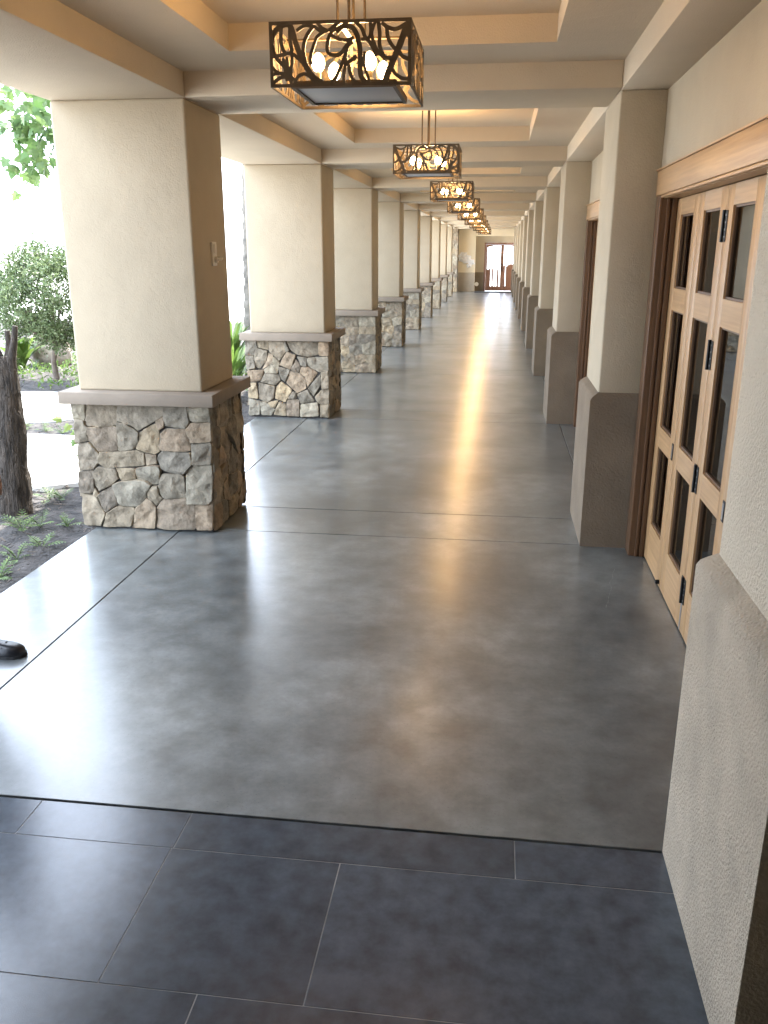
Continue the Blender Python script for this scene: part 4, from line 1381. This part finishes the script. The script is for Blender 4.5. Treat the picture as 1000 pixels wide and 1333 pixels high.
def seedling(x, y, sc):
    t = thing('fern_seedling', '', 'seedling', (x, y, -0.045), 'seedlings in the garden soil')
    q = MB()
    for i in range(rnd.randint(7, 10)):
        an = rnd.uniform(0, 6.28)
        el = rnd.uniform(0.35, 1.25)
        o_ = Vector((math.cos(an) * math.cos(el), math.sin(an) * math.cos(el), math.sin(el)))
        p = Vector((x, y, -0.06))
        L = sc * rnd.uniform(0.7, 1.15)
        sd_ = o_.cross(Vector((0, 0, 1))).normalized()
        for s_ in range(7):
            nx_ = p + o_ * L / 7
            q.tube([p, nx_], 0.0016, 4, cap=False)
            ll = L * 0.34 * (1 - abs(s_ - 3) / 5)
            for sg in (-1, 1):
                leaf(q, nx_, sd_ * sg + o_ * 0.7, Vector((0, 0, 1)), ll, ll * 0.36)
            p = nx_
            o_ = (o_ - Vector((0, 0, 0.10))).normalized()
    q.build('fronds', M['leaf_lime'], t)
    return t


for i, (x, y) in enumerate(SEED_PX):
    t = seedling(x, y, 0.15 if i in (2, 3) else (0.075 if i == 8 else rnd.uniform(0.095, 0.125)))
    t['label'] = SEED_LBL[i]

q = MB()                                                # boulder
bm = bmesh.new()
bmesh.ops.create_icosphere(bm, subdivisions=4, radius=1)
for v in bm.verts:
    p = v.co.copy()
    k = 1 + 0.22 * noise.noise(p * 1.3) + 0.10 * noise.noise(p * 3.1) + 0.03 * noise.noise(p * 9)
    v.co = Vector((-6.95 + p.x * 0.36 * k, 12.75 + p.y * 0.3 * k, 0.16 + p.z * 0.30 * k))
q.add([v.co[:] for v in bm.verts], [[v.index for v in f_.verts] for f_ in bm.faces])
bm.free()
tag(q.build('boulder', M['rock'], loc=(-6.95, 12.75, -0.06), smooth=60), 'tan boulder lying behind the round garden bush', 'boulder')

q = MB()                                                # low ground cover beyond the paths
for _ in range(5200):
    x, y = rnd.uniform(-8.2, -3.0), rnd.uniform(10.25, 15)
    if noise.noise((x * 1.4, y * 1.4, 7)) < -0.08:
        continue
    p = Vector((x, y, -0.05 + rnd.uniform(0, 0.10)))
    leaf(q, p, rdir(0.8), rdir(0.6), rnd.uniform(0.05, 0.11), rnd.uniform(0.02, 0.04))
tag(q.build('ground_cover', M['leaf_lime']), kind='stuff')

# ---------------------------------------------------------------- person at the frame's left edge: only the toe of one shoe shows


def skin_body(name, pts, edges, radii, m, parent, root=0, sub=2):
    me = bpy.data.meshes.new(name)
    org = ORG[parent.name]
    me.from_pydata([tuple(Vector(p) - org) for p in pts], edges, [])
    o = bpy.data.objects.new(name, me)
    COL.objects.link(o)
    o.parent = parent
    ORG[name] = org
    md = o.modifiers.new('skin', 'SKIN')
    md.use_smooth_shade = True
    for i, r_ in enumerate(radii):
        sv = me.skin_vertices[0].data[i]
        sv.radius = r_ if isinstance(r_, tuple) else (r_, r_)
        sv.use_root = i == root
    sb = o.modifiers.new('sub', 'SUBSURF')
    sb.levels = sb.render_levels = sub
    me.materials.append(m)
    return o


PX, PY = -2.215, 3.13
t = thing('person', 'person standing past the left edge, only a black leather shoe toe showing', 'person', (PX, PY, 0))


def shoe(y, dx):
    """a rounded black lace-up, heel at dx, pointing along +X"""
    secs = [(-0.075, 0.030, 0.060), (-0.060, 0.036, 0.075), (-0.02, 0.036, 0.085), (0.03, 0.036, 0.080), (0.08, 0.040, 0.064), (0.13, 0.046, 0.052), (0.17, 0.047, 0.047), (0.20, 0.041, 0.042), (0.222, 0.028, 0.034), (0.232, 0.012, 0.026)]
    q = MB()
    n = 14
    vs = []
    for (x, hw, h) in secs:
        for k in range(n):
            a_ = 2 * math.pi * k / n
            cz, cy_ = math.sin(a_), math.cos(a_)
            z = 0.012 + (h if cz > 0 else 0.010) * (abs(cz) ** 0.75) * (1 if cz > 0 else -1)
            vs.append((PX + dx + x, y + hw * (abs(cy_) ** 0.8) * (1 if cy_ > 0 else -1), max(z, 0.006)))
    N_ = len(secs)
    q.add(vs, [(i * n + k, i * n + (k + 1) % n, (i + 1) * n + (k + 1) % n, (i + 1) * n + k) for i in range(N_ - 1) for k in range(n)] + [tuple(range(n - 1, -1, -1)), tuple((N_ - 1) * n + k for k in range(n))])
    o = q.build('shoe', M['leather'], t, smooth=60)
    q = MB()
    vs = []
    for z in (0.001, 0.014):
        for (x, hw, h) in secs:
            vs.append((PX + dx + x * 1.02, y - hw * 1.06, z))
        for (x, hw, h) in reversed(secs):
            vs.append((PX + dx + x * 1.02, y + hw * 1.06, z))
    m_ = 2 * N_
    q.add(vs, [(i, (i + 1) % m_, m_ + (i + 1) % m_, m_ + i) for i in range(m_)] + [tuple(range(m_)), tuple(range(2 * m_ - 1, m_ - 1, -1))])
    q.build('sole', M['sole'], o)
    q = MB()
    for xx in (0.045, 0.062, 0.079):
        q.tube([(PX + dx + xx, y - 0.022, 0.071), (PX + dx + xx + 0.004, y, 0.083 - (xx - 0.045) * 0.35), (PX + dx + xx, y + 0.022, 0.071)], 0.003, 6)
    q.tube([(PX + dx + 0.142, y - 0.046, 0.022), (PX + dx + 0.150, y - 0.034, 0.050), (PX + dx + 0.153, y, 0.063), (PX + dx + 0.150, y + 0.034, 0.050), (PX + dx + 0.142, y + 0.046, 0.022)], 0.0022, 6)
    q.build('laces', M['sole'], o, smooth=60)


yl, yr = PY + 0.10, PY - 0.01
yl, yr = PY + 0.16, PY
shoe(yr, 0.0)
shoe(yl, -0.30)
ym = (yl + yr) / 2
bx = PX - 0.05
# body: head, neck, torso, arms as one surface
pts = [(bx, ym, 0.86), (bx, ym, 1.02), (bx, ym, 1.22), (bx - 0.005, ym, 1.36), (bx + 0.005, ym, 1.42), (bx + 0.012, ym, 1.475), (bx + 0.022, ym, 1.54), (bx + 0.02, ym, 1.60), (bx + 0.012, ym, 1.645),
       (bx, ym + 0.16, 1.345), (bx - 0.02, ym + 0.205, 1.09), (bx + 0.03, ym + 0.215, 0.87), (bx + 0.045, ym + 0.212, 0.80),
       (bx, ym - 0.16, 1.345), (bx - 0.02, ym - 0.205, 1.09), (bx + 0.03, ym - 0.215, 0.87), (bx + 0.045, ym - 0.212, 0.80)]
rad = [(0.15, 0.10), (0.14, 0.10), (0.16, 0.11), (0.12, 0.085), (0.055, 0.055), (0.052, 0.055), (0.072, 0.085), (0.078, 0.092), (0.055, 0.065), 0.056, 0.042, 0.030, 0.026, 0.056, 0.042, 0.030, 0.026]
edges = [(0, 1), (1, 2), (2, 3), (3, 4), (4, 5), (5, 6), (6, 7), (7, 8), (3, 9), (9, 10), (10, 11), (11, 12), (3, 13), (13, 14), (14, 15), (15, 16)]
for sgn, wi in ((1, 12), (-1, 16)):                     # palms and five fingers a side
    wy = ym + 0.212 * sgn
    i0 = len(pts)
    pts.append((bx + 0.055, wy, 0.745)); rad.append((0.030, 0.016)); edges.append((wi, i0))
    for j, (fx, ln) in enumerate(((0.032, 0.068), (0.011, 0.076), (-0.010, 0.070), (-0.030, 0.055))):
        i1 = len(pts)
        pts += [(bx + 0.057 + fx, wy, 0.712), (bx + 0.062 + fx * 0.95, wy - 0.006 * sgn, 0.712 - ln * 0.5), (bx + 0.066 + fx * 0.9, wy - 0.020 * sgn, 0.712 - ln)]
        rad += [0.0095, 0.0088, 0.0075]
        edges += [(i0, i1), (i1, i1 + 1), (i1 + 1, i1 + 2)]
    i1 = len(pts)
    pts += [(bx + 0.088, wy - 0.012 * sgn, 0.748), (bx + 0.103, wy - 0.022 * sgn, 0.715)]
    rad += [0.011, 0.009]
    edges += [(i0, i1), (i1, i1 + 1)]
skin_body('body', pts, edges, rad, M['skin'], t)
# trousers and shirt follow the body
pts = [(bx, ym, 0.90), (bx, ym, 0.80), (bx, ym + 0.085, 0.74), (bx - 0.08, yl, 0.46), (bx - 0.24, yl, 0.09), (bx, ym - 0.085, 0.74), (bx + 0.02, yr, 0.45), (bx + 0.035, yr, 0.09)]
skin_body('trousers', pts, [(0, 1), (1, 2), (2, 3), (3, 4), (1, 5), (5, 6), (6, 7)], [(0.165, 0.115), (0.165, 0.12), 0.092, 0.068, 0.058, 0.092, 0.068, 0.058], M['trouser'], t)
pts = [(bx, ym, 0.84), (bx, ym, 1.02), (bx, ym, 1.22), (bx - 0.005, ym, 1.37), (bx, ym + 0.165, 1.35), (bx - 0.015, ym + 0.19, 1.16), (bx, ym - 0.165, 1.35), (bx - 0.015, ym - 0.19, 1.16)]
skin_body('shirt', pts, [(0, 1), (1, 2), (2, 3), (3, 4), (4, 5), (3, 6), (6, 7)], [(0.178, 0.125), (0.16, 0.118), (0.178, 0.125), (0.125, 0.095), 0.07, 0.062, 0.07, 0.062], M['shirt'], t)
q = MB()
nu, nv = 20, 10
vs = []
for i in range(nv + 1):
    for j in range(nu):
        th, ph = math.pi * 0.60 * i / nv, 2 * math.pi * j / nu
        front = max(0, math.cos(ph))
        th *= 1 - 0.42 * front
        r_ = 1 + 0.03 * noise.noise((i * 0.9, j * 0.9, 2))
        vs.append((bx + 0.008 + 0.104 * r_ * math.sin(th) * math.cos(ph), ym + 0.088 * r_ * math.sin(th) * math.sin(ph), 1.588 + 0.125 * r_ * math.cos(th)))
q.add(vs, [(i * nu + j, i * nu + (j + 1) % nu, (i + 1) * nu + (j + 1) % nu, (i + 1) * nu + j) for i in range(nv) for j in range(nu)])
q.build('hair', M['hair'], t, smooth=180)
for sgn in (-1, 1):
    q = MB()
    q.lathe([(0, -0.009), (0.007, -0.006), (0.010, 0), (0.007, 0.006), (0, 0.009)], (bx + 0.105, ym + 0.032 * sgn, 1.572), 10)
    q.build('eye', M['white'], t, smooth=180)
    q = MB()
    q.tube([(bx + 0.01, ym + 0.082 * sgn, 1.585), (bx, ym + 0.094 * sgn, 1.57), (bx + 0.005, ym + 0.086 * sgn, 1.54)], [0.010, 0.016, 0.008], 8)
    q.build('ear', M['skin'], t, smooth=180)
q = MB()
q.tube([(bx + 0.103, ym, 1.58), (bx + 0.118, ym, 1.555), (bx + 0.126, ym, 1.538), (bx + 0.108, ym, 1.532)], [0.007, 0.010, 0.013, 0.009], 8)
q.build('nose', M['skin'], t, smooth=180)
q = MB()
q.tube([(bx + 0.096, ym - 0.024, 1.508), (bx + 0.107, ym, 1.506), (bx + 0.096, ym + 0.024, 1.508)], [0.004, 0.007, 0.004], 8)
q.build('mouth', mat('lips', (0.36, 0.16, 0.13), 0.5), t, smooth=180)
